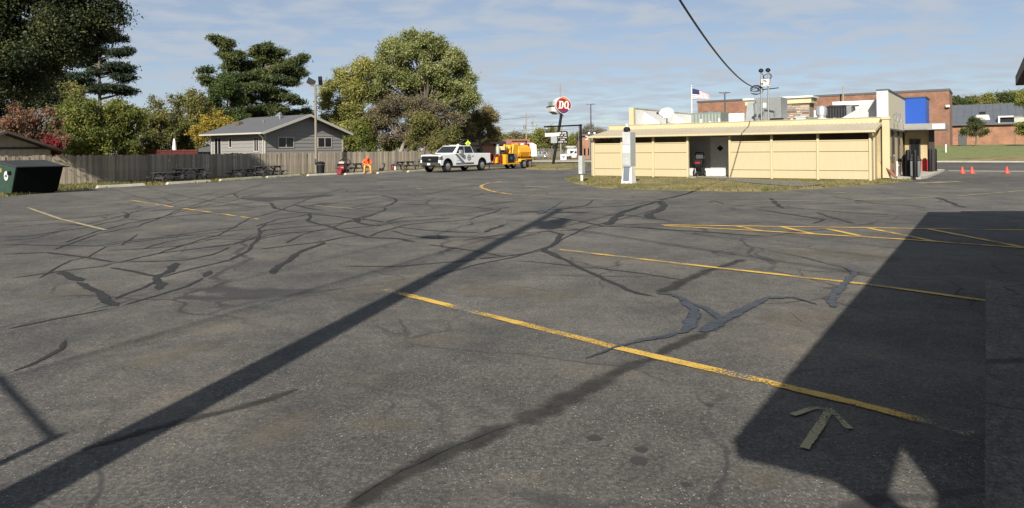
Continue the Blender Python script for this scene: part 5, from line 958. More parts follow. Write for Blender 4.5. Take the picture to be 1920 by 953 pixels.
# ---------------------------------------------------------------- flag behind the restaurant
fy_ = 66.; fpx = XT(1298, fy_); ftop = ZT(1298, 163, fy_)
fl = thing('flagpole', 'white flagpole flying the stars and stripes behind the restaurant', 'flagpole', (fpx, fy_, 0), 0); m = MB(); m.tube([(0, 0, -.2), (0, 0, ftop)], [.09, .06], 10); m.build('pole', white, fl, True); m = MB(); m.lathe([(.02, -.08), (.09, 0), (.02, .08)], 10, (0, 0, ftop + .08)); m.build('finial', white, fl)
def flagmat():
    m = bpy.data.materials.new('flag'); m.use_nodes = True; t = m.node_tree; n = t.nodes.new; k = t.links.new; b = t.nodes['Principled BSDF']
    uv = n('ShaderNodeUVMap'); sp = n('ShaderNodeSeparateXYZ'); k(uv.outputs[0], sp.inputs[0])
    def mm(op, a, c): x = n('ShaderNodeMath'); x.operation = op; [k(v, x.inputs[i]) if hasattr(v, 'is_linked') else setattr(x.inputs[i], 'default_value', v) for i, v in enumerate((a, c))]; return x.outputs[0]
    st = mm('LESS_THAN', mm('MODULO', mm('MULTIPLY', sp.outputs[1], 13.), 2.), 1.)
    mx = n('ShaderNodeMixRGB'); k(st, mx.inputs[0]); mx.inputs[1].default_value = (.75, .73, .72, 1); mx.inputs[2].default_value = (.42, .03, .05, 1)
    ca = mm('MULTIPLY', mm('LESS_THAN', sp.outputs[0], .42), mm('GREATER_THAN', sp.outputs[1], .46)); m2 = n('ShaderNodeMixRGB'); k(ca, m2.inputs[0]); k(mx.outputs[0], m2.inputs[1]); m2.inputs[2].default_value = (.015, .02, .07, 1); k(m2.outputs[0], b.inputs['Base Color']); b.inputs['Roughness'].default_value = .85
    return m
nu, nv = 22, 10; vs = []; uvs = []
FW = XT(1333, fy_) - XT(1300, fy_); FH = ZT(1300, 165, fy_) - ZT(1300, 186, fy_)
for j in range(nv + 1):
    for i in range(nu + 1):
        u, v = i / nu, j / nv; droop = .50 * u ** 1.3; vs.append((.07 + FW * u * (.92 + .06 * (1 - v)), .16 * math.sin(u * 9 + v * 1.2) * u ** .5, ftop - .15 - FH * (1 - v) * (1 - .55 * u) - FH * droop * 1.15)); uvs.append((u, v))
me = bpy.data.meshes.new('flag'); me.from_pydata(vs, [], [(j * (nu + 1) + i, j * (nu + 1) + i + 1, (j + 1) * (nu + 1) + i + 1, (j + 1) * (nu + 1) + i) for j in range(nv) for i in range(nu)]); ul = me.uv_layers.new(name='UVMap')
for lp_ in me.loops: ul.data[lp_.index].uv = uvs[lp_.vertex_index]
me.materials.append(flagmat()); fo = bpy.data.objects.new('flag', me); COL.objects.link(fo); fo.parent = fl; me.polygons.foreach_set('use_smooth', [True] * len(me.polygons)); sl = fo.modifiers.new('thick', 'SOLIDIFY'); sl.thickness = .006

# ================================================================ brick school-like blocks beyond the lawn
redbrick = brickmat('red_brick', (.20, .095, .057), (.15, .068, .042), (.17, .115, .085), 1.6); orbrick = brickmat('orange_brick', (.25, .118, .066), (.20, .092, .052), (.21, .145, .10), 1.6); cop = mat('dark_coping', (.06, .06, .058), .5); gmet = mat('grey_metal_roof', (.075, .083, .095), .5, .12, .8)
YB = 90.; bx_, by_ = XT(1781, YB), YB; ba, bl_ = al((bx_, by_)); zb0 = HG(bx_, by_) ; zt = ZT(1781, 170, YB)
bb = thing('brick_building', 'tall plain red brick building with dark coping beyond the lawn', 'building', (bx_, by_, 0), ROT)   # x = A, y = L
m = MB(); m.box(0, 9, 0, 34, -.5, zt); m.build('wall', redbrick, bb); m = MB(); m.box(-.08, 9.1, -.08, 34.1, zt + .002, zt + .28); m.build('coping', cop, bb)
for i, l in enumerate((8, 16, 24)): m = MB(); m.box(-.03, -.004, l, l + .05, 1.2, zt - .05); m.build('control_joint', cop, bb)
m = MB(); m.box(-.4, -.005, -.05, .4, zt - 2.2, zt - 1.9); m.build('wall_lamp', white, bb)
xx = MB(); 
YB2 = 104.; lx, ly = XT(1765, YB2), YB2; wt = ZT(1850, 233.5, 100); rt = ZT(1850, 199, 112)
lo_ = thing('brick_hall', 'long low orange brick hall with pitched grey metal roof', 'building', (lx, ly, 0), ROT)
m = MB(); m.box(0, 22, -60, 4, .2, wt); m.build('wall', orbrick, lo_)
m = MB(); m.prism([(-.5, wt - .05), (11, rt), (22.5, wt - .05), (22.5, wt + .1), (11, rt + .2), (-.5, wt + .12)], -61, 4.5); m.prism([(-.3, wt), (11, rt), (22, wt)], -60.5, 4.2); rfo = m.build('roof', gmet, lo_)
for i in range(70): m = MB(); y = -60.5 + i * .93; m.beam((-.45, y, wt + .13), (10.9, y, rt + .2), .04, .05); m.build('seam', gmet, rfo)
def hl(px): u = ray(px)[0]; return ((u * ly - lx) / (Lx - u * Ly))
m = MB(); m.box(-.06, -.004, hl(1813), hl(1797), 1.4, 3.35); m.build('door', mat('dark_door', (.05, .05, .05), .6), lo_)
m = MB(); m.box(-.02, -.005, hl(1904), hl(1903.2), 1.4, wt - .05); m.build('control_joint', cop, lo_)
for p0, p1, z0, z1, nm, lb in ((1829, 1856, 1.0, 2.8, 'roof_unit', 'pale dome shaped roof unit on the grey metal roof'),):
    a, b = hl(p1), hl(p0); w = thing(nm, lb, 'roof unit', (lx + Lx * (a + b) / 2 + Ax * 1.5, ly + Ly * (a + b) / 2 + Ay * 1.5, wt + .3), ROT); m = MB(); m.hexa([(0, -1.1, 0), (1.8, -1.1, 0), (1.8, 1.1, 0), (0, 1.1, 0)], [(.3, -.8, 1.25), (1.6, -.8, 1.25), (1.6, .8, 1.25), (.3, .8, 1.25)]); m.build('housing', mat('pale_unit', (.30, .30, .29), .5), w, bevel=.15); m = MB(); m.box(.5, 1.2, -.4, .4, 1.25, 1.7); m.build('vent', lou, w)
a, b = hl(1901), hl(1872); w = thing('clerestory_box', 'white framed square opening box projecting from the grey metal roof', 'roof dormer', (lx + Lx * a, ly + Ly * a, wt - .05), ROT); h = 1.25; L_ = b - a
m = MB(); m.box(-.3, .0, 0, L_, 0, .25); m.box(-.3, .0, 0, L_, h - .22, h); m.box(-.3, .0, L_ - .22, L_, .251, h - .221); m.build('frame', white, w); m = MB(); m.box(.02, 3.4, .02, L_ - .02, .1, h - .02); m.build('box', lou, w)
w = thing('roof_duct_box', 'pale olive duct box standing on the edge of the grey roof', 'duct', (lx + Lx * hl(1930), ly + Ly * hl(1930), wt + .05), ROT); m = MB(); m.box(-.2, 2.5, 0, hl(1902) - hl(1930), 0, .95); m.build('casing', mat('olive_grey', (.30, .31, .26), .6), w); m = MB(); m.box(-.3, 2.6, -.1, hl(1902) - hl(1930) + .02, .952, 1.05); m.build('cap', steel, w)
pz = G(1773.5, 283); YP = 78.; px_ = XT(1773.5, YP); o = thing('marker_post', 'short white marker post on the mown lawn', 'post', (px_, YP, HG(px_, YP))); m = MB(); m.tube([(0, 0, 0), (0, 0, .9)], .085, 10); m.build('post', white, o, True); m = MB(); m.lathe([(.09, 0), (.07, .05), (.02, .08)], 10, (0, 0, .88)); m.build('cap', white, o)

# ---------------------------------------------------------------- traffic cones
cn_m = mat('cone_orange', (.60, .05, .025), .6, .08); cn = thing('traffic_cone', '', 'traffic cone'); m = MB(); m.lathe([(.145, .03), (.12, .1), (.035, .46), (.025, .47)], 14); m.build('cone', cn_m, cn, True); m = MB(); m.box(-.15, .15, -.15, .15, 0, .03); m.build('base', cn_m, cn, bevel=.01)
first = True
for px, lb in ((1804.5, 'orange traffic cone closest to the restaurant entrance'), (1822.5, 'orange traffic cone in the middle of the blocked drive'), (1888, 'orange traffic cone standing alone far from the restaurant')):
    c = cn if first else copy_tree(cn); first = False; x, y = G(px, 325.5); c.location = (x, y, .005); c.scale = (.82, .82, .82); c['label'] = lb; c['group'] = 'cones across the drive'

# ---------------------------------------------------------------- street lights, signals, far poles
def street_light(px, Y, pytop, lb, half, rz):
    x = XT(px, Y); z0 = HG(x, Y); zt = ZT(px, pytop, Y); o = thing('street_light', lb, 'street light', (x, Y, z0), rz); zt -= z0; m = MB(); m.tube([(0, 0, -.1), (0, 0, zt)], [.11, .07], 8); m.build('pole', mat('bronze_pole', (.05, .05, .055), .5), o, True)
    for s in (-1, 1): m = MB(); m.hexa([(s * .08, -.16, zt - .06), (s * half, -.16, zt - .02), (s * half, .16, zt - .02), (s * .08, .16, zt - .06)], [(s * .08, -.14, zt + .06), (s * half, -.1, zt + .04), (s * half, .1, zt + .04), (s * .08, .14, zt + .06)]); m.build('lamp_head', mat('bronze_pole', (.05, .05, .055), .5), o)
street_light(1108.5, 92, 195.5, 'dark twin headed street light left of the restaurant', .62, 0); street_light(1360, 70, 174, 'dark twin headed street light behind the restaurant roof', .56, 0)
def far_pole(px, Y, pyt, lb, arms=True, r=.14):
    x = XT(px, Y); z0 = HG(x, Y); h = ZT(px, pyt, Y) - z0; o = thing('utility_pole', lb, 'utility pole', (x, Y, z0), 0); m = MB(); m.tube([(0, 0, -.2), (0, 0, h)], [r, r * .65], 8); m.build('pole', mat('bleached_pole', (.22, .195, .155), .9, .2, 3), o, True)
    if arms: m = MB(); m.box(-.9, .9, -.06, .06, h - .9, h - .78); m.build('crossarm', polew, o); m = MB(); m.lathe([(.02, 0), (.22, .03), (.22, .8), (.05, .85)], 10, (-.35, -.2, h - 3.2)); m.build('transformer', steel, o)
    return (x, Y, z0 + h)
P1 = far_pole(987, 135, 212, 'weathered utility pole with transformer behind the red roofed house'); P2 = far_pole(927.5, 110, 247, 'short bleached pole in front of the brown roofed church hall', False); P3 = far_pole(1051.5, 160, 157, 'very tall thin mast pole behind the red emblem sign', False, .2); P4 = far_pole(1582, 96, 162, 'grey pole rising behind the restaurant parapet', False); P5 = far_pole(1000, 210, 214, 'distant utility pole beyond the parked grey crossover')
for i, (a, b) in enumerate((((P1[0], P1[1], P1[2] - .8), (P1[0] - 60, P1[1] + 20, P1[2] - 4)), ((P1[0], P1[1], P1[2] - 3.4), (P1[0] - 60, P1[1] + 20, P1[2] - 6)), ((P1[0], P1[1], P1[2] - 3.2), (P1[0] + 75, P1[1] - 10, P1[2] - 2.6)))):
    m = MB(); m.tube(sag(a, b, .8, 14), .03, 4); tag(m.build('overhead_wire', black), ('upper wire running left from the transformer pole behind the red roof', 'lower wire running left from the transformer pole behind the red roof', 'wire running right from the transformer pole above the letter board')[i], 'wire', 'far overhead wires')
# railway crossing signal
Y = 100.; x = XT(1105.5, Y); rs = thing('crossing_signal', 'railway crossing signal with two round dark lamps and white crossbuck', 'signal', (x, Y, HG(x, Y))); z = lambda py: ZT(1105, py, Y) - HG(x, Y)
m = MB(); m.tube([(0, 0, 0), (0, 0, z(243))], .08, 8); m.build('post', steel, rs, True)
for px in (1104.2, 1114.5):
    m = MB(); m.lathe([(.30, -.03), (.30, .0), (.28, .02)], 16, (XT(px, Y) - x, -.25, z(250)), 'y'); t_o = m.build('lamp_target', lou, rs); m = MB(); m.lathe([(.17, -.02), (.17, .02)], 14, (XT(px, Y) - x, -.30, z(250)), 'y'); m.build('lens', white, t_o)
m = MB(); m.beam((-.6, -.15, z(262)), (.6, -.15, z(255)), .03, .14); m.beam((-.6, -.19, z(255)), (.6, -.19, z(262)), .03, .14); m.build('crossbuck', white, rs)
# pedestrian sign
Y = 84.; x = XT(877.5, Y); ps = thing('pedestrian_sign', 'fluorescent yellow green pedestrian warning sign behind the pickup', 'sign', (x, Y, 0)); m = MB(); m.tube([(0, 0, 0), (0, 0, 3.0)], .035, 6); m.build('post', steel, ps); zc = ZT(877, 269, Y); fg = mat('fluorescent_yellow_green', (.40, .50, .012), .5)
m = MB(); m.add([(-.36, -.05, zc), (0, -.05, zc - .36), (.36, -.05, zc), (0, -.05, zc + .36), (-.36, -.03, zc), (0, -.03, zc - .36), (.36, -.03, zc), (0, -.03, zc + .36)], [(0, 1, 2, 3), (7, 6, 5, 4), (0, 4, 5, 1), (1, 5, 6, 2), (2, 6, 7, 3), (3, 7, 4, 0)]); b_ = m.build('board', fg, ps)
m = MB(); m.box(-.05, .06, -.06, -.051, zc - .12, zc + .1); m.lathe([(.05, -.004), (.05, .004)], 10, (0, -.056, zc + .16), 'y'); m.beam((0, -.055, zc - .1), (-.1, -.055, zc - .25), .008, .05); m.beam((0, -.055, zc - .1), (.1, -.055, zc - .25), .008, .05); m.build('walking_figure', lou, b_); m = MB(); m.box(-.3, .3, -.05, -.03, zc - .75, zc - .5); m.build('plaque', fg, ps)

# ---------------------------------------------------------------- far houses
def gable_house(name, lb, px0, px1, Y, py_e, py_r, dep, wm, rm, front='long', rz=0, gx=None):
    x0, x1 = XT(px0, Y), XT(px1, Y); z0 = HG((x0 + x1) / 2, Y); e = ZT((px0 + px1) / 2, py_e, Y) - z0; r = ZT((px0 + px1) / 2, py_r, Y) - z0; w = x1 - x0
    o = thing(name, lb, 'house', (x0, Y, z0), rz)
    m = MB(); m.box(0, w, 0, dep, -.2, e); m.prism([(0, e + .002), (dep, e + .002), (dep / 2, r - .15)], 0, w, 'x'); m.build('wall', wm, o)
    m = MB(); m.prism([(-.5, e - .05), (dep / 2, r), (dep + .5, e - .05), (dep + .5, e + .08), (dep / 2, r + .15), (-.5, e + .08)], -.4, w + .4, 'x'); m.build('roof', rm, o); return o, w, e
brr = mat('brown_shingle_roof', (.20, .125, .08), .9, .15, 4); rdr = mat('red_brown_roof', (.22, .08, .062), .8, .12, 3); crm = mat('cream_wall', (.55, .48, .34), .8)
o, w, e = gable_house('church_hall', 'brown roofed church hall with small gabled porch', 850, 943, 100, 273, 264, 9, mat('white_brick_wall', (.6, .57, .52), .8), brr)
pw = XT(927, 100) - XT(905, 100); p0 = XT(905, 100) - XT(850, 100); pe = e - .1
m = MB(); m.box(p0, p0 + pw, -1.6, -.02, 0, pe); m.build('porch_wall', mat('pink_brick', (.45, .22, .15), .85), o); m = MB(); m.prism([(p0 - .5, pe - .1), (p0 + pw / 2, pe + .85), (p0 + pw + 1.2, pe - .35), (p0 + pw + 1.2, pe - .2), (p0 + pw / 2, pe + 1.0), (p0 - .5, pe + .05)], -2.2, .5); m.build('porch_roof', brr, o); m = MB(); m.prism([(p0, pe), (p0 + pw, pe), (p0 + pw / 2, pe + .8)], -1.62, -1.4); m.build('porch_gable', mat('porch_brown', (.25, .15, .09), .8), o); m = MB(); m.box(p0 + .15, p0 + pw - .15, -1.63, -1.605, .1, .95); m.build('door', lou, o)
for i in range(3): m = MB(); m.box(.9 + i * 1.2, 1.7 + i * 1.2, -.04, -.003, 1.0, 1.9); f = m.build('window', white, o); m = MB(); m.box(1. + i * 1.2, 1.6 + i * 1.2, -.046, -.041, 1.08, 1.82); m.build('pane', glass(), f)
m = MB(); m.prism([(-.4, e - .1), (1.8, e + 1.0), (2.6, e + .7), (2.6, e + .5), (1.8, e + .8), (-.4, e - .25)], -.6, .3); m.build('side_gable_board', white, o)
o, w, e = gable_house('red_roofed_house', 'cream house with red brown gable roof left of a leaning sign', 936, 990, 112, 277, 262.5, 8, crm, rdr)
m = MB(); m.box(w * .3, w * .45, -.04, -.003, .6, 1.8); f = m.build('window', white, o); m = MB(); m.box(w * .31, w * .44, -.046, -.041, .7, 1.7); m.build('pane', glass(), f)
Y = 106.; x = XT(975, Y); vn = thing('white_trailer', 'white box trailer with rounded front behind the yellow sealing trailer', 'trailer', (x, Y, HG(x, Y))); w = XT(1007, Y) - x
m = MB(); m.prism([(0, .5), (0, 2.55), (w * .75, 2.65), (w * .97, 2.3), (w, .5)], 0, 2.2); m.build('body', white, vn, bevel=.06)
for s in (.45, .55): m = MB(); m.lathe([(.1, -.1), (.33, -.1), (.33, .1), (.1, .1)], 14, (w * s, .0, .34), 'y'); m.build('wheel', rubber, vn)
for i, (p0, p1, Y, z1, lb) in enumerate(((1064, 1130, 185, 2.6, 'long low white commercial shed beyond the crossing'), (1092, 1125, 120, 4.0, 'small orange brick signal building left of the restaurant'))):
    x0, x1 = XT(p0, Y), XT(p1, Y); z0 = HG(x0, Y); o = thing('far_building', lb, 'building', (x0, Y, z0)); m = MB(); m.box(0, x1 - x0, 0, 10, -.2, z1); m.build('wall', (mat('white_brick_wall', (.6, .57, .52), .8), orbrick)[i], o); m = MB(); m.box(-.3, x1 - x0 + .3, -.4, 10.3, z1 + .002, z1 + (.5, .3)[i]); m.build('roof', (mat('dull_metal_roof', (.3, .31, .31), .6), cop)[i], o)
    for k_ in range(4): m = MB(); m.box((k_ + .3) * (x1 - x0) / 4.2, (k_ + .75) * (x1 - x0) / 4.2, -.05, -.003, .6, 1.8); m.build('window', glass(), o)
cl = thing('chain_link_fence', 'dark far chain link fence beside the white trailer', 'fence', (XT(1008, 140), 140, HG(XT(1008, 140), 140))); w = XT(1062, 140) - XT(1008, 140)
for i in range(6): m = MB(); m.tube([(w * i / 5, 0, 0), (w * i / 5, 0, 2.0)], .05, 6); m.build('post', steel, cl)
m = MB(); m.tube([(0, 0, 1.95), (w, 0, 1.95)], .03, 5); m.build('rail', steel, cl); m = MB()
for i in range(60): m.tube([(w * i / 60, 0, .05), (w * i / 60, 0, 1.95)], .014, 3, False)
for i in range(9): m.tube([(0, .01, .15 + i * .21), (w, .01, .15 + i * .21)], .012, 3, False)
tag(m.build('wire_mesh', mat('wire_grey', (.14, .14, .14), .6), cl), kind='stuff')

# ---------------------------------------------------------------- far vehicles
def car(lb, px, Y, rz, c, kind='suv'):
    x = XT(px, Y); o = thing('parked_car', lb, 'car', (x, Y, HG(x, Y) + .02), rz, 'vehicles beyond the street'); pm = mat('paint_' + lb.split()[0], c, .3, .05, 2, spec=.6); L2 = 2.3
    if kind == 'pickup':
        L2 = 2.7; prof = [(-L2, .5), (-L2, 1.1), (-.7, 1.12), (1.0, 1.15), (L2 - .1, 1.05), (L2, .5)]; cab = [(-.75, 1.1), (-.6, 1.75), (.45, 1.78), (1.15, 1.14)]
    else: prof = [(-L2, .45), (-L2 + .05, 1.0), (-1.9, 1.08), (1.05, 1.05), (L2 - .1, .9), (L2, .45)]; cab = [(-2.05, 1.05), (-1.7, 1.62), (.2, 1.66), (1.1, 1.03)]
    m = MB(); m.prism(prof, -.88, .88); m.build('body', pm, o, bevel=.06); m = MB(); m.hexa([(cab[0][0], -.82, cab[0][1]), (cab[3][0], -.82, cab[3][1]), (cab[3][0], .82, cab[3][1]), (cab[0][0], .82, cab[0][1])], [(cab[1][0], -.65, cab[1][1]), (cab[2][0], -.65, cab[2][1]), (cab[2][0], .65, cab[2][1]), (cab[1][0], .65, cab[1][1])]); cb2 = m.build('cabin', pm, o, bevel=.05)
    z0, z1 = cab[0][1] + .1, cab[1][1] - .08
    for s in (-1, 1):
        segs = ((cab[0][0] + .3, -.75), (-.65, .0), (.1, .72)) if kind != 'pickup' else ((-.6, .0), (.08, .75))
        for a, b in segs: m = MB(); m.hexa([(a, s * .80, z0), (b, s * .80, z0), (b, s * .84, z0), (a, s * .84, z0)], [(a + .06, s * .66, z1), (min(b, .3) if b > .5 else b - .04, s * .66, z1), (min(b, .3) if b > .5 else b - .04, s * .70, z1), (a + .06, s * .70, z1)]); m.build('side_window', glass(), cb2)
        for cx in (L2 * .62, -L2 * .62): wheel(o, (cx, s * .80, .34), .34, .2, n=14)
        m = MB(); m.box(L2 - .12, L2 + .01, s * .55, s * .85, .72, .86); m.build('headlight', mat('headlight', (.35, .36, .38), .1), o); m = MB(); m.box(-L2 - .02, -L2 + .08, s * .6, s * .88, .72, .98); m.build('tail_light', mat('tail_red', (.35, .01, .01), .3), o)
    m = MB(); m.hexa([(cab[3][0] - .06, -.7, cab[3][1] + .06), (cab[3][0] - .02, -.7, cab[3][1] + .03), (cab[3][0] - .02, .7, cab[3][1] + .03), (cab[3][0] - .06, .7, cab[3][1] + .06)], [(cab[2][0] + .04, -.58, cab[2][1] - .06), (cab[2][0] + .09, -.58, cab[2][1] - .08), (cab[2][0] + .09, .58, cab[2][1] - .08), (cab[2][0] + .04, .58, cab[2][1] - .06)]); m.build('windshield', glass(), cb2)
car('grey crossover parked beyond the yellow sealing trailer', 1010.5, 165, R_(178), (.16, .17, .19)); car('silver pickup driving past the foot of the height bar', 1079, 150, R_(200), (.42, .43, .44), 'pickup'); car('maroon car hidden partly behind the restaurant corner', 1103, 150, R_(185), (.06, .012, .02))

# ================================================================ trees
barks = mat('bark', (.10, .08, .06), .9, .3, 3, stretch=(5, 5, .8)); bark_g = mat('grey_bark', (.20, .175, .15), .9, .25, 3, stretch=(5, 5, .8))
LG = dict(
 dark=leafmat('leaf_dark', [(.008, .013, .005), (.022, .032, .010), (.085, .085, .022)], .15), pine=leafmat('needle_green', [(.016, .028, .010), (.05, .070, .022), (.13, .135, .042)], .15),
 pined=leafmat('needle_dark', [(0.009, 0.016, 0.010), (0.021, 0.034, 0.018), (0.039, 0.055, 0.026)], .1), yg=leafmat('leaf_yellow_green', [(0.068, 0.090, 0.021), (0.180, 0.195, 0.042), (0.330, 0.300, 0.068)], .35),
 lime=leafmat('leaf_lime', [(.045, .062, .013), (.11, .13, .028), (.22, .22, .05)], .35), silver=leafmat('leaf_silver_green', [(.06, .078, .022), (.18, .20, .065), (.36, .37, .17)], .3), palem=leafmat('leaf_pale_yellow', [(.08, .09, .02), (.22, .22, .06), (.40, .38, .14)], .35),
 orange=leafmat('leaf_orange', [(.06, .036, .022), (.16, .085, .05), (.27, .16, .10)], .3), red=leafmat('leaf_red', [(.08, .012, .015), (.22, .03, .035), (.32, .07, .06)], .3), brown=leafmat('leaf_brown', [(0.060, 0.048, 0.033), (0.128, 0.105, 0.060), (0.180, 0.173, 0.075)], .2),
 olive=leafmat('leaf_olive', [(0.056, 0.067, 0.022), (0.136, 0.136, 0.040), (0.240, 0.208, 0.064)], .3), amber=leafmat('leaf_amber', [(0.130, 0.104, 0.019), (0.260, 0.202, 0.033), (0.390, 0.286, 0.052)], .35), grey=leafmat('leaf_grey', [(0.098, 0.087, 0.070), (0.168, 0.154, 0.119), (0.238, 0.210, 0.154)], .2))
def leaves(name, C, size, mat_, parent, up=.35, elong=1.6, out=None):
    n = len(C); rng = np.random
    d = rng.normal(size=(n, 3)); nrm = rng.normal(size=(n, 3)); nrm /= np.linalg.norm(nrm, axis=1)[:, None]
    if out is not None: nrm = nrm * 1.0 + out * .45
    nrm[:, 2] += up; nrm /= np.linalg.norm(nrm, axis=1)[:, None]
    a = np.cross(nrm, d); a /= np.linalg.norm(a, axis=1)[:, None] + 1e-9; b = np.cross(nrm, a)
    s = size * rng.uniform(.6, 1.3, n)[:, None]; a = a * s * elong * .5; b = b * s * .5
    V = np.empty((n, 4, 3), np.float32); V[:, 0] = C - a; V[:, 1] = C + b * .9 - a * .1; V[:, 2] = C + a; V[:, 3] = C - b * .9 - a * .1
    me = bpy.data.meshes.new(name); me.vertices.add(n * 4); me.vertices.foreach_set('co', V.ravel()); me.loops.add(n * 4); me.loops.foreach_set('vertex_index', np.arange(n * 4, dtype=np.int32)); me.polygons.add(n); me.polygons.foreach_set('loop_start', np.arange(0, n * 4, 4, dtype=np.int32)); me.polygons.foreach_set('loop_total', np.full(n, 4, np.int32)); me.materials.append(mat_); me.update(); me.validate()
    return link(name, me, parent)
def tree(name, lb, Y, lobes, lm, n=9000, size=.26, base=None, bark=None, clump=.42, k=26, flat=1., twigs=0, tr=.2, group='trees around the parking lot', up=.35, elong=1.6, cat='tree', fill=.35, deep=.85, lstep=1, sub=11, dens=2.9, lsz=.5):
    bark = bark or barks; s = Y / F; n = int(n * dens); size = size * lsz; k = int(k * 1.3); clump *= .82
    base = base or sum(l[0] for l in lobes) / len(lobes); bx = XT(base, Y); bz = HG(bx, Y)
    root = thing(name, lb, cat, (bx, Y, bz), 0, group); LB = []
    for l in lobes:
        rx, rz = l[2] * s, l[3] * s; dy = l[4] if len(l) > 4 else random.uniform(-.4, .4) * rx; LB.append((XT(l[0], Y) - bx, dy, ZT(l[0], l[1], Y) - bz, rx, max(rx, rz) * deep if rx < 3 * rz else rx * .8, rz))
    SUB = []
    for l in LB:
        for q in range(sub):
            v = np.random.normal(size=3); v /= np.linalg.norm(v); v[2] += .15; f = np.random.uniform(.27, .55); SUB.append((l[0] + v[0] * l[3] * .72, l[1] + v[1] * l[4] * .72, l[2] + v[2] * l[5] * .72, l[3] * f, l[4] * f, l[5] * f))
    L0 = np.array(LB); LB = np.array(SUB); wgt = (LB[:, 3] * LB[:, 4] * LB[:, 5]) ** (2 / 3.); nc = max(20, n // k); idx = np.random.choice(len(LB), nc, p=wgt / wgt.sum())
    d = np.random.normal(size=(nc, 3)); d /= np.linalg.norm(d, axis=1)[:, None]; r = np.random.uniform(fill, 1.0, nc) ** .8
    r *= 1 + .16 * np.sin(d[:, 0] * 7 + idx * 2) * np.cos(d[:, 2] * 6 + idx)
    CC = LB[idx, :3] + d * r[:, None] * LB[idx, 3:6]; CC[:, 2] = np.maximum(CC[:, 2], .25)
    cr = np.random.uniform(.5, 1.35, nc) * clump
    ci = np.repeat(np.arange(nc), k); off = np.random.normal(size=(nc * k, 3)); off[:, 2] *= flat
    C = CC[ci] + off * cr[ci][:, None] * .62; od = d[ci] + off * .25
    leaves('crown', C, size, lm, root, up, elong, od)
    m = MB(); top = LB[:, 2].max(); low = LB[:, 2].min(); cxm = float(np.average(LB[:, 0], weights=wgt)); hh = max(low, .45 * top)
    m.tube([(0, 0, -.2), (cxm * .1 + .1, 0, hh * .45), (cxm * .5, 0, hh), (cxm * .8, .1, top * .92)], [tr * 1.25, tr, tr * .75, tr * .2], 9)
    m.build('trunk', bark, root, True)
    m = MB(); st = Vector((cxm * .4, 0, hh * .85)); 
    for i in range(0, len(LB), lstep):
        e = Vector(LB[i, :3]); mid = st.lerp(e, .5) + Vector((random.uniform(-.3, .3), random.uniform(-.3, .3), .25)); m.tube([st, mid, e], [tr * .26, tr * .15, tr * .06], 5)
        sb = np.where(idx == i)[0]
        for j in sb[:max(2, twigs // len(LB))]:
            q = Vector(CC[j]); mm = e.lerp(q, .5) + Vector((random.uniform(-.25, .25), random.uniform(-.25, .25), random.uniform(0, .3))); a0 = mid.lerp(e, random.uniform(.2, 1)); m.tube([a0, mm, q], [tr * .15, tr * .08, tr * .03], 4)
    m.build('limbs', bark, root, True); return root
def pine(name, lb, Y, px, pytop, plates, lm, n=12000, lean=0, tr=.22, group='pines behind the fence', size=.10):
    n = int(n * 2.5); s = Y / F; bx = XT(px, Y); bz = HG(bx, Y); H_ = ZT(px, pytop, Y) - bz; root = thing(name, lb, 'pine tree', (bx, Y, bz), 0, group)
    lx = XT(px + lean, Y) - bx; m = MB(); m.tube([(0, 0, -.2), (lx * .3, 0, H_ * .4), (lx, 0, H_ * .97)], [tr * 1.2, tr * .8, tr * .2], 8); m.build('trunk', barks, root, True); m = MB(); Cs = []; per = n // len(plates) 
    tot = sum(p[2] * p[3] for p in plates)
    plates = list(plates) + [(c0 + random.uniform(-14, 14), c1 + random.uniform(-9, 9), r0 * random.uniform(.3, .6), r1 * random.uniform(.5, .9)) for c0, c1, r0, r1 in plates]
    for (cx, cy, rx, rz) in plates:
        c = Vector((XT(cx, Y) - bx, random.uniform(-.6, .6) * rx * s, ZT(cx, cy, Y) - bz)); zt = max(.5, c.z - abs(c.x) * .15 - .4); f = min(1, zt / H_)
        a0 = Vector((lx * f * f, 0, zt)); m.tube([a0, a0.lerp(c, .55) - Vector((0, 0, .1)), c], [tr * .35, tr * .2, tr * .06], 6)
        q = int(n * rx * rz / tot); nc = max(6, q // 30); d = np.random.normal(size=(nc, 3)); d /= np.linalg.norm(d, axis=1)[:, None]; d *= np.random.uniform(.3, 1.05, nc)[:, None]
        cc = np.array(c) + d * np.array((rx * s * .84, rx * s * .7, rz * s * .72)); o_ = np.random.normal(size=(nc * 30, 3)) * (.26, .26, .14); Cs.append(np.repeat(cc, 30, 0) + o_)
        for j in range(min(nc, 5)): m.tube([c.lerp(a0, .3), c.lerp(Vector(cc[j]), .6), Vector(cc[j])], [tr * .1, tr * .06, tr * .03], 4)
    leaves('crown', np.concatenate(Cs), size, lm, root, .45, 3.6); m.build('limbs', barks, root, True); return root

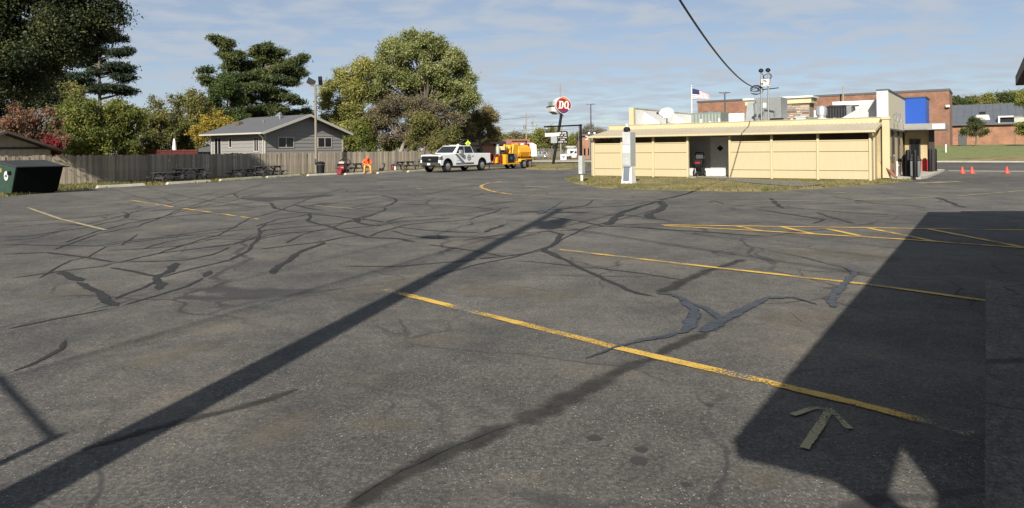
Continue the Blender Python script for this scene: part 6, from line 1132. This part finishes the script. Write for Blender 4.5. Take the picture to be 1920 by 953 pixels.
tree('dark_broadleaf_tree', 'huge dark green tree overhanging the dumpster and the fence', 34, [(50, 60, 125, 80), (145, 45, 66, 52), (-70, 90, 130, 85), (75, 130, 95, 50), (182, 26, 42, 34), (90, -20, 80, 50), (-20, -30, 110, 60), (20, 20, 60, 50), (-120, 40, 90, 70), (10, 150, 60, 40)], LG['dark'], 70000, .2, lstep=9, base=-95, clump=.42, tr=.3, k=30, dens=3.8, lsz=.42, bark=mat('dark_bark', (.03, .026, .022), .9), sub=8)
tree('dark_backdrop_tree', 'dark green tree right behind the shed roof', 60, [(20, 190, 70, 60), (95, 190, 60, 50), (0, 250, 60, 36), (60, 260, 55, 28)], LG['dark'], 16000, .26, base=30, clump=.5, tr=.3)
pine('dark_pine', 'dark layered pine with drooping plates behind the yellow green maple', 70, 188, 40, [(210, 70, 28, 9), (228, 100, 26, 9), (180, 95, 30, 9), (222, 125, 34, 9), (235, 145, 26, 8), (185, 130, 34, 9), (215, 168, 44, 9), (170, 165, 34, 9), (240, 172, 22, 8), (195, 60, 18, 9), (190, 45, 10, 10), (150, 110, 40, 16), (150, 150, 40, 14)], LG['pined'], 14000)
tree('yellow_green_maple', 'bushy yellow green maple behind the fence near the dumpster', 56, [(190, 222, 66, 40), (145, 250, 44, 40), (235, 240, 38, 38), (200, 262, 66, 26), (150, 215, 40, 26), (165, 284, 44, 18), (230, 284, 44, 18)], LG['lime'], 22000, .24, clump=.38)
tree('olive_tree', 'small dull yellow tree between the dark tree and the maple', 60, [(132, 175, 22, 22), (150, 200, 28, 24)], LG['olive'], 5000, .24, clump=.38)
tree('orange_tree', 'thin orange leaved autumn tree above the shed roof', 50, [(45, 225, 34, 26), (75, 240, 30, 26), (25, 250, 30, 20), (95, 225, 16, 20), (110, 262, 22, 16)], LG['orange'], 2800, .2, clump=.3, twigs=40)
tree('red_bush', 'small bright red bush beside the shed', 45, [(97, 268, 12, 12), (105, 278, 12, 12), (88, 280, 10, 10)], LG['red'], 2200, .18, clump=.2, cat='bush', tr=.08)
tree('sparse_tree', 'thin brownish grey tree right of the yellow green maple', 63, [(285, 215, 26, 28), (300, 250, 36, 32), (270, 255, 24, 26), (290, 283, 40, 16)], LG['olive'], 6500, .22, clump=.36, twigs=30)
tree('olive_maple', 'olive brown maple behind the folded parasol', 66, [(345, 215, 34, 34), (325, 250, 36, 34), (370, 200, 28, 30), (365, 250, 36, 32), (335, 282, 40, 17), (375, 280, 30, 16)], LG['olive'], 11000, .24, clump=.4, twigs=20)
tree('amber_tree', 'amber yellow tree left of the grey house roof', 62, [(405, 232, 26, 22), (385, 245, 28, 22), (410, 258, 20, 12)], LG['amber'], 5500, .22, clump=.34)
tree('green_broadleaf_tree', 'deep green tree in front of the narrow pine', 70, [(425, 190, 32, 40), (440, 225, 34, 28), (410, 215, 26, 26)], LG['yg'] if False else leafmat('leaf_green', [(.02, .04, .01), (.05, .08, .02), (.10, .12, .03)], .3), 9000, .22, clump=.36)
pine('narrow_pine', 'narrow white pine with a bent bare topped leader', 74, 442, 66, [(410, 74, 16, 6), (428, 82, 15, 8), (422, 100, 16, 9), (440, 110, 18, 10), (448, 102, 8, 6), (430, 125, 20, 10), (392, 132, 12, 6), (388, 148, 14, 6), (402, 155, 22, 8), (435, 145, 26, 12), (420, 172, 34, 12)], LG['pine'], 9000, lean=-22)
pine('spreading_pine', 'spreading white pine with long level limbs behind the grey house', 76, 500, 82, [(500, 92, 26, 8), (482, 100, 14, 9), (520, 98, 22, 9), (505, 115, 38, 11), (470, 122, 18, 10), (556, 117, 22, 7), (570, 110, 10, 8), (540, 130, 38, 9), (562, 138, 20, 6), (480, 142, 36, 11), (520, 150, 44, 10), (455, 150, 22, 10), (545, 155, 24, 7), (490, 168, 46, 11), (460, 185, 34, 12), (515, 182, 40, 10), (548, 184, 16, 6), (556, 190, 10, 5), (500, 205, 44, 12), (470, 215, 40, 12)], LG['pine'], 24000, tr=.3)
tree('small_evergreen', 'low dark evergreen peeking over the house roof ridge', 78, [(545, 214, 18, 10), (575, 214, 16, 10)], LG['pine'], 3500, .22, clump=.3)
tree('pale_maple', 'pale yellow green maple right of the floodlight pole', 84, [(655, 142, 30, 28), (640, 190, 38, 40), (690, 150, 30, 34), (685, 200, 40, 40), (625, 225, 32, 30), (660, 245, 44, 30), (640, 275, 36, 18)], LG['palem'], 30000, .27, clump=.46, up=.25)
tree('silver_maple', 'tall silvery green maple that overtops the parking lot', 84, [(765, 82, 40, 24), (740, 105, 34, 30), (805, 95, 36, 24), (780, 128, 58, 40), (840, 115, 30, 24), (850, 148, 42, 34), (880, 185, 22, 20), (730, 155, 38, 40), (790, 180, 60, 44), (850, 195, 40, 26)], LG['silver'], 48000, .28, clump=.48, twigs=60, up=.2, tr=.4)
tree('bare_crabapple', 'twiggy grey brown half bare tree standing behind the pickup', 67, [(715, 215, 34, 26), (760, 205, 46, 24), (810, 220, 46, 26), (840, 232, 36, 22), (730, 245, 44, 26), (790, 250, 50, 26)], LG['brown'], 21000, .19, base=745, bark=bark_g, clump=.34, twigs=420, tr=.2)
tree('lime_shrub', 'bright green shrub under the twiggy half bare tree', 70, [(672, 262, 30, 24), (710, 268, 34, 22), (690, 245, 24, 18), (750, 272, 30, 16)], LG['lime'], 9000, .22, clump=.34, cat='bush', tr=.1)
tree('fence_end_tree', 'dark leaning tree at the end of the fence beside the pickup', 64, [(800, 250, 30, 22), (815, 265, 26, 16), (790, 232, 26, 18), (778, 268, 16, 18), (846, 256, 22, 14), (830, 276, 24, 12)], LG['olive'], 9000, .2, base=788, clump=.34, twigs=60, tr=.16)
tree('autumn_tree', 'thin russet tree right of the silver maple', 96, [(905, 222, 22, 20), (922, 232, 16, 20), (890, 240, 28, 24), (925, 250, 14, 12), (870, 245, 20, 20)], leafmat('leaf_russet', [(.07, .06, .022), (.16, .135, .05), (.28, .22, .11)], .3), 9500, .26, clump=.42, twigs=50)
tree('backdrop_tree', 'broad olive tree filling the gap beside the russet tree', 104, [(865, 238, 30, 24), (890, 258, 30, 16), (925, 262, 20, 10), (850, 262, 26, 14)], LG['olive'], 7000, .3, clump=.5)
i = 0
for px, py, rx, ry, Y, c, lb in ((948, 262, 16, 8, 190, 'olive', 'low olive tree behind the porch of the church hall'), (968, 258, 16, 9, 200, 'brown', 'brownish tree right above the red brown roof'), (985, 262, 14, 9, 180, 'olive', 'olive tree behind the transformer pole'), (1012, 258, 18, 13, 178, 'yg', 'yellow green tree behind the white box trailer'), (1035, 254, 16, 15, 176, 'olive', 'taller olive tree right behind the leaning pylon sign pole'),
  (1058, 262, 16, 12, 195, 'brown', 'brownish tree directly behind the black letter board'), (1080, 262, 16, 10, 190, 'yg', 'yellow green tree behind the height bar post'), (1096, 256, 12, 9, 185, 'olive', 'olive tree between height bar post and crossing signal'), (1125, 256, 16, 12, 180, 'brown', 'brownish tree behind the restaurant roof end'), (950, 268, 14, 6, 160, 'yg', 'low yellow green shrub tree between church hall and red roof')):
    tree('far_tree', lb, Y, [(px, py, rx, ry), (px + rx * .5, py + 5, rx * .8, ry * .7), (px - rx * .6, py + 4, rx * .7, ry * .7), (px, py + ry + 6, rx * 1.2, 8)], LG[c], 2200, .5, clump=.7, k=16, group='far tree line beyond the street')
tree('grey_bare_tree', 'grey nearly bare tree beside the crossing signal', 125, [(1112, 246, 16, 11), (1125, 252, 14, 9), (1100, 252, 10, 8)], LG['grey'], 1500, .26, clump=.6, k=8, twigs=90, bark=bark_g)
tree('lawn_tree', 'small flat topped tree standing on the mown lawn', 84, [(1822, 238, 17, 7, 0), (1836, 236, 17, 7, .3), (1812, 248, 14, 6, -.2), (1846, 247, 12, 5, .2), (1828, 228, 14, 6, 0), (1832, 252, 14, 4, 0)], leafmat('leaf_lawn_tree', [(.03, .045, .012), (.07, .085, .025), (.13, .125, .04)], .3), 2400, .2, base=1829, clump=.28, k=16, twigs=40, tr=.09)
tree('lawn_tree', 'yellowish flat topped lawn tree at the far side of the hall', 80, [(1925, 232, 20, 8, 0), (1935, 245, 24, 8, 0), (1920, 192, 16, 7, 0), (1940, 210, 22, 10, 0), (1918, 248, 10, 4, 0)], LG['amber'] if False else LG['yg'], 4200, .2, base=1938, clump=.28, k=16, twigs=30, tr=.09)
for px, py, rx, ry, c, lb in ((1790, 191, 14, 8, 'pine', 'dark hillside tree touching the tall brick building corner'), (1812, 193, 12, 7, 'pine', 'dark hillside tree second from the tall brick building'), (1838, 190, 16, 7, 'olive', 'olive hillside tree above the small lawn tree'), (1858, 186, 16, 8, 'yg', 'yellow green hillside tree above the pale roof unit'), (1880, 184, 16, 8, 'pine', 'dark hillside tree above the white framed roof opening'), (1900, 182, 16, 8, 'yg', 'yellow green hillside tree above the olive duct box'), (1924, 180, 18, 9, 'olive', 'olive hillside tree farthest from the tall brick building')):
    tree('hillside_tree', lb, 190, [(px, py, rx, ry), (px + 6, py + 12, rx, 10), (px, py + 26, rx, 14)], LG[c], 3200, .5, clump=.8, k=16, group='trees on the far hillside')
bpy.context.view_layer.update()
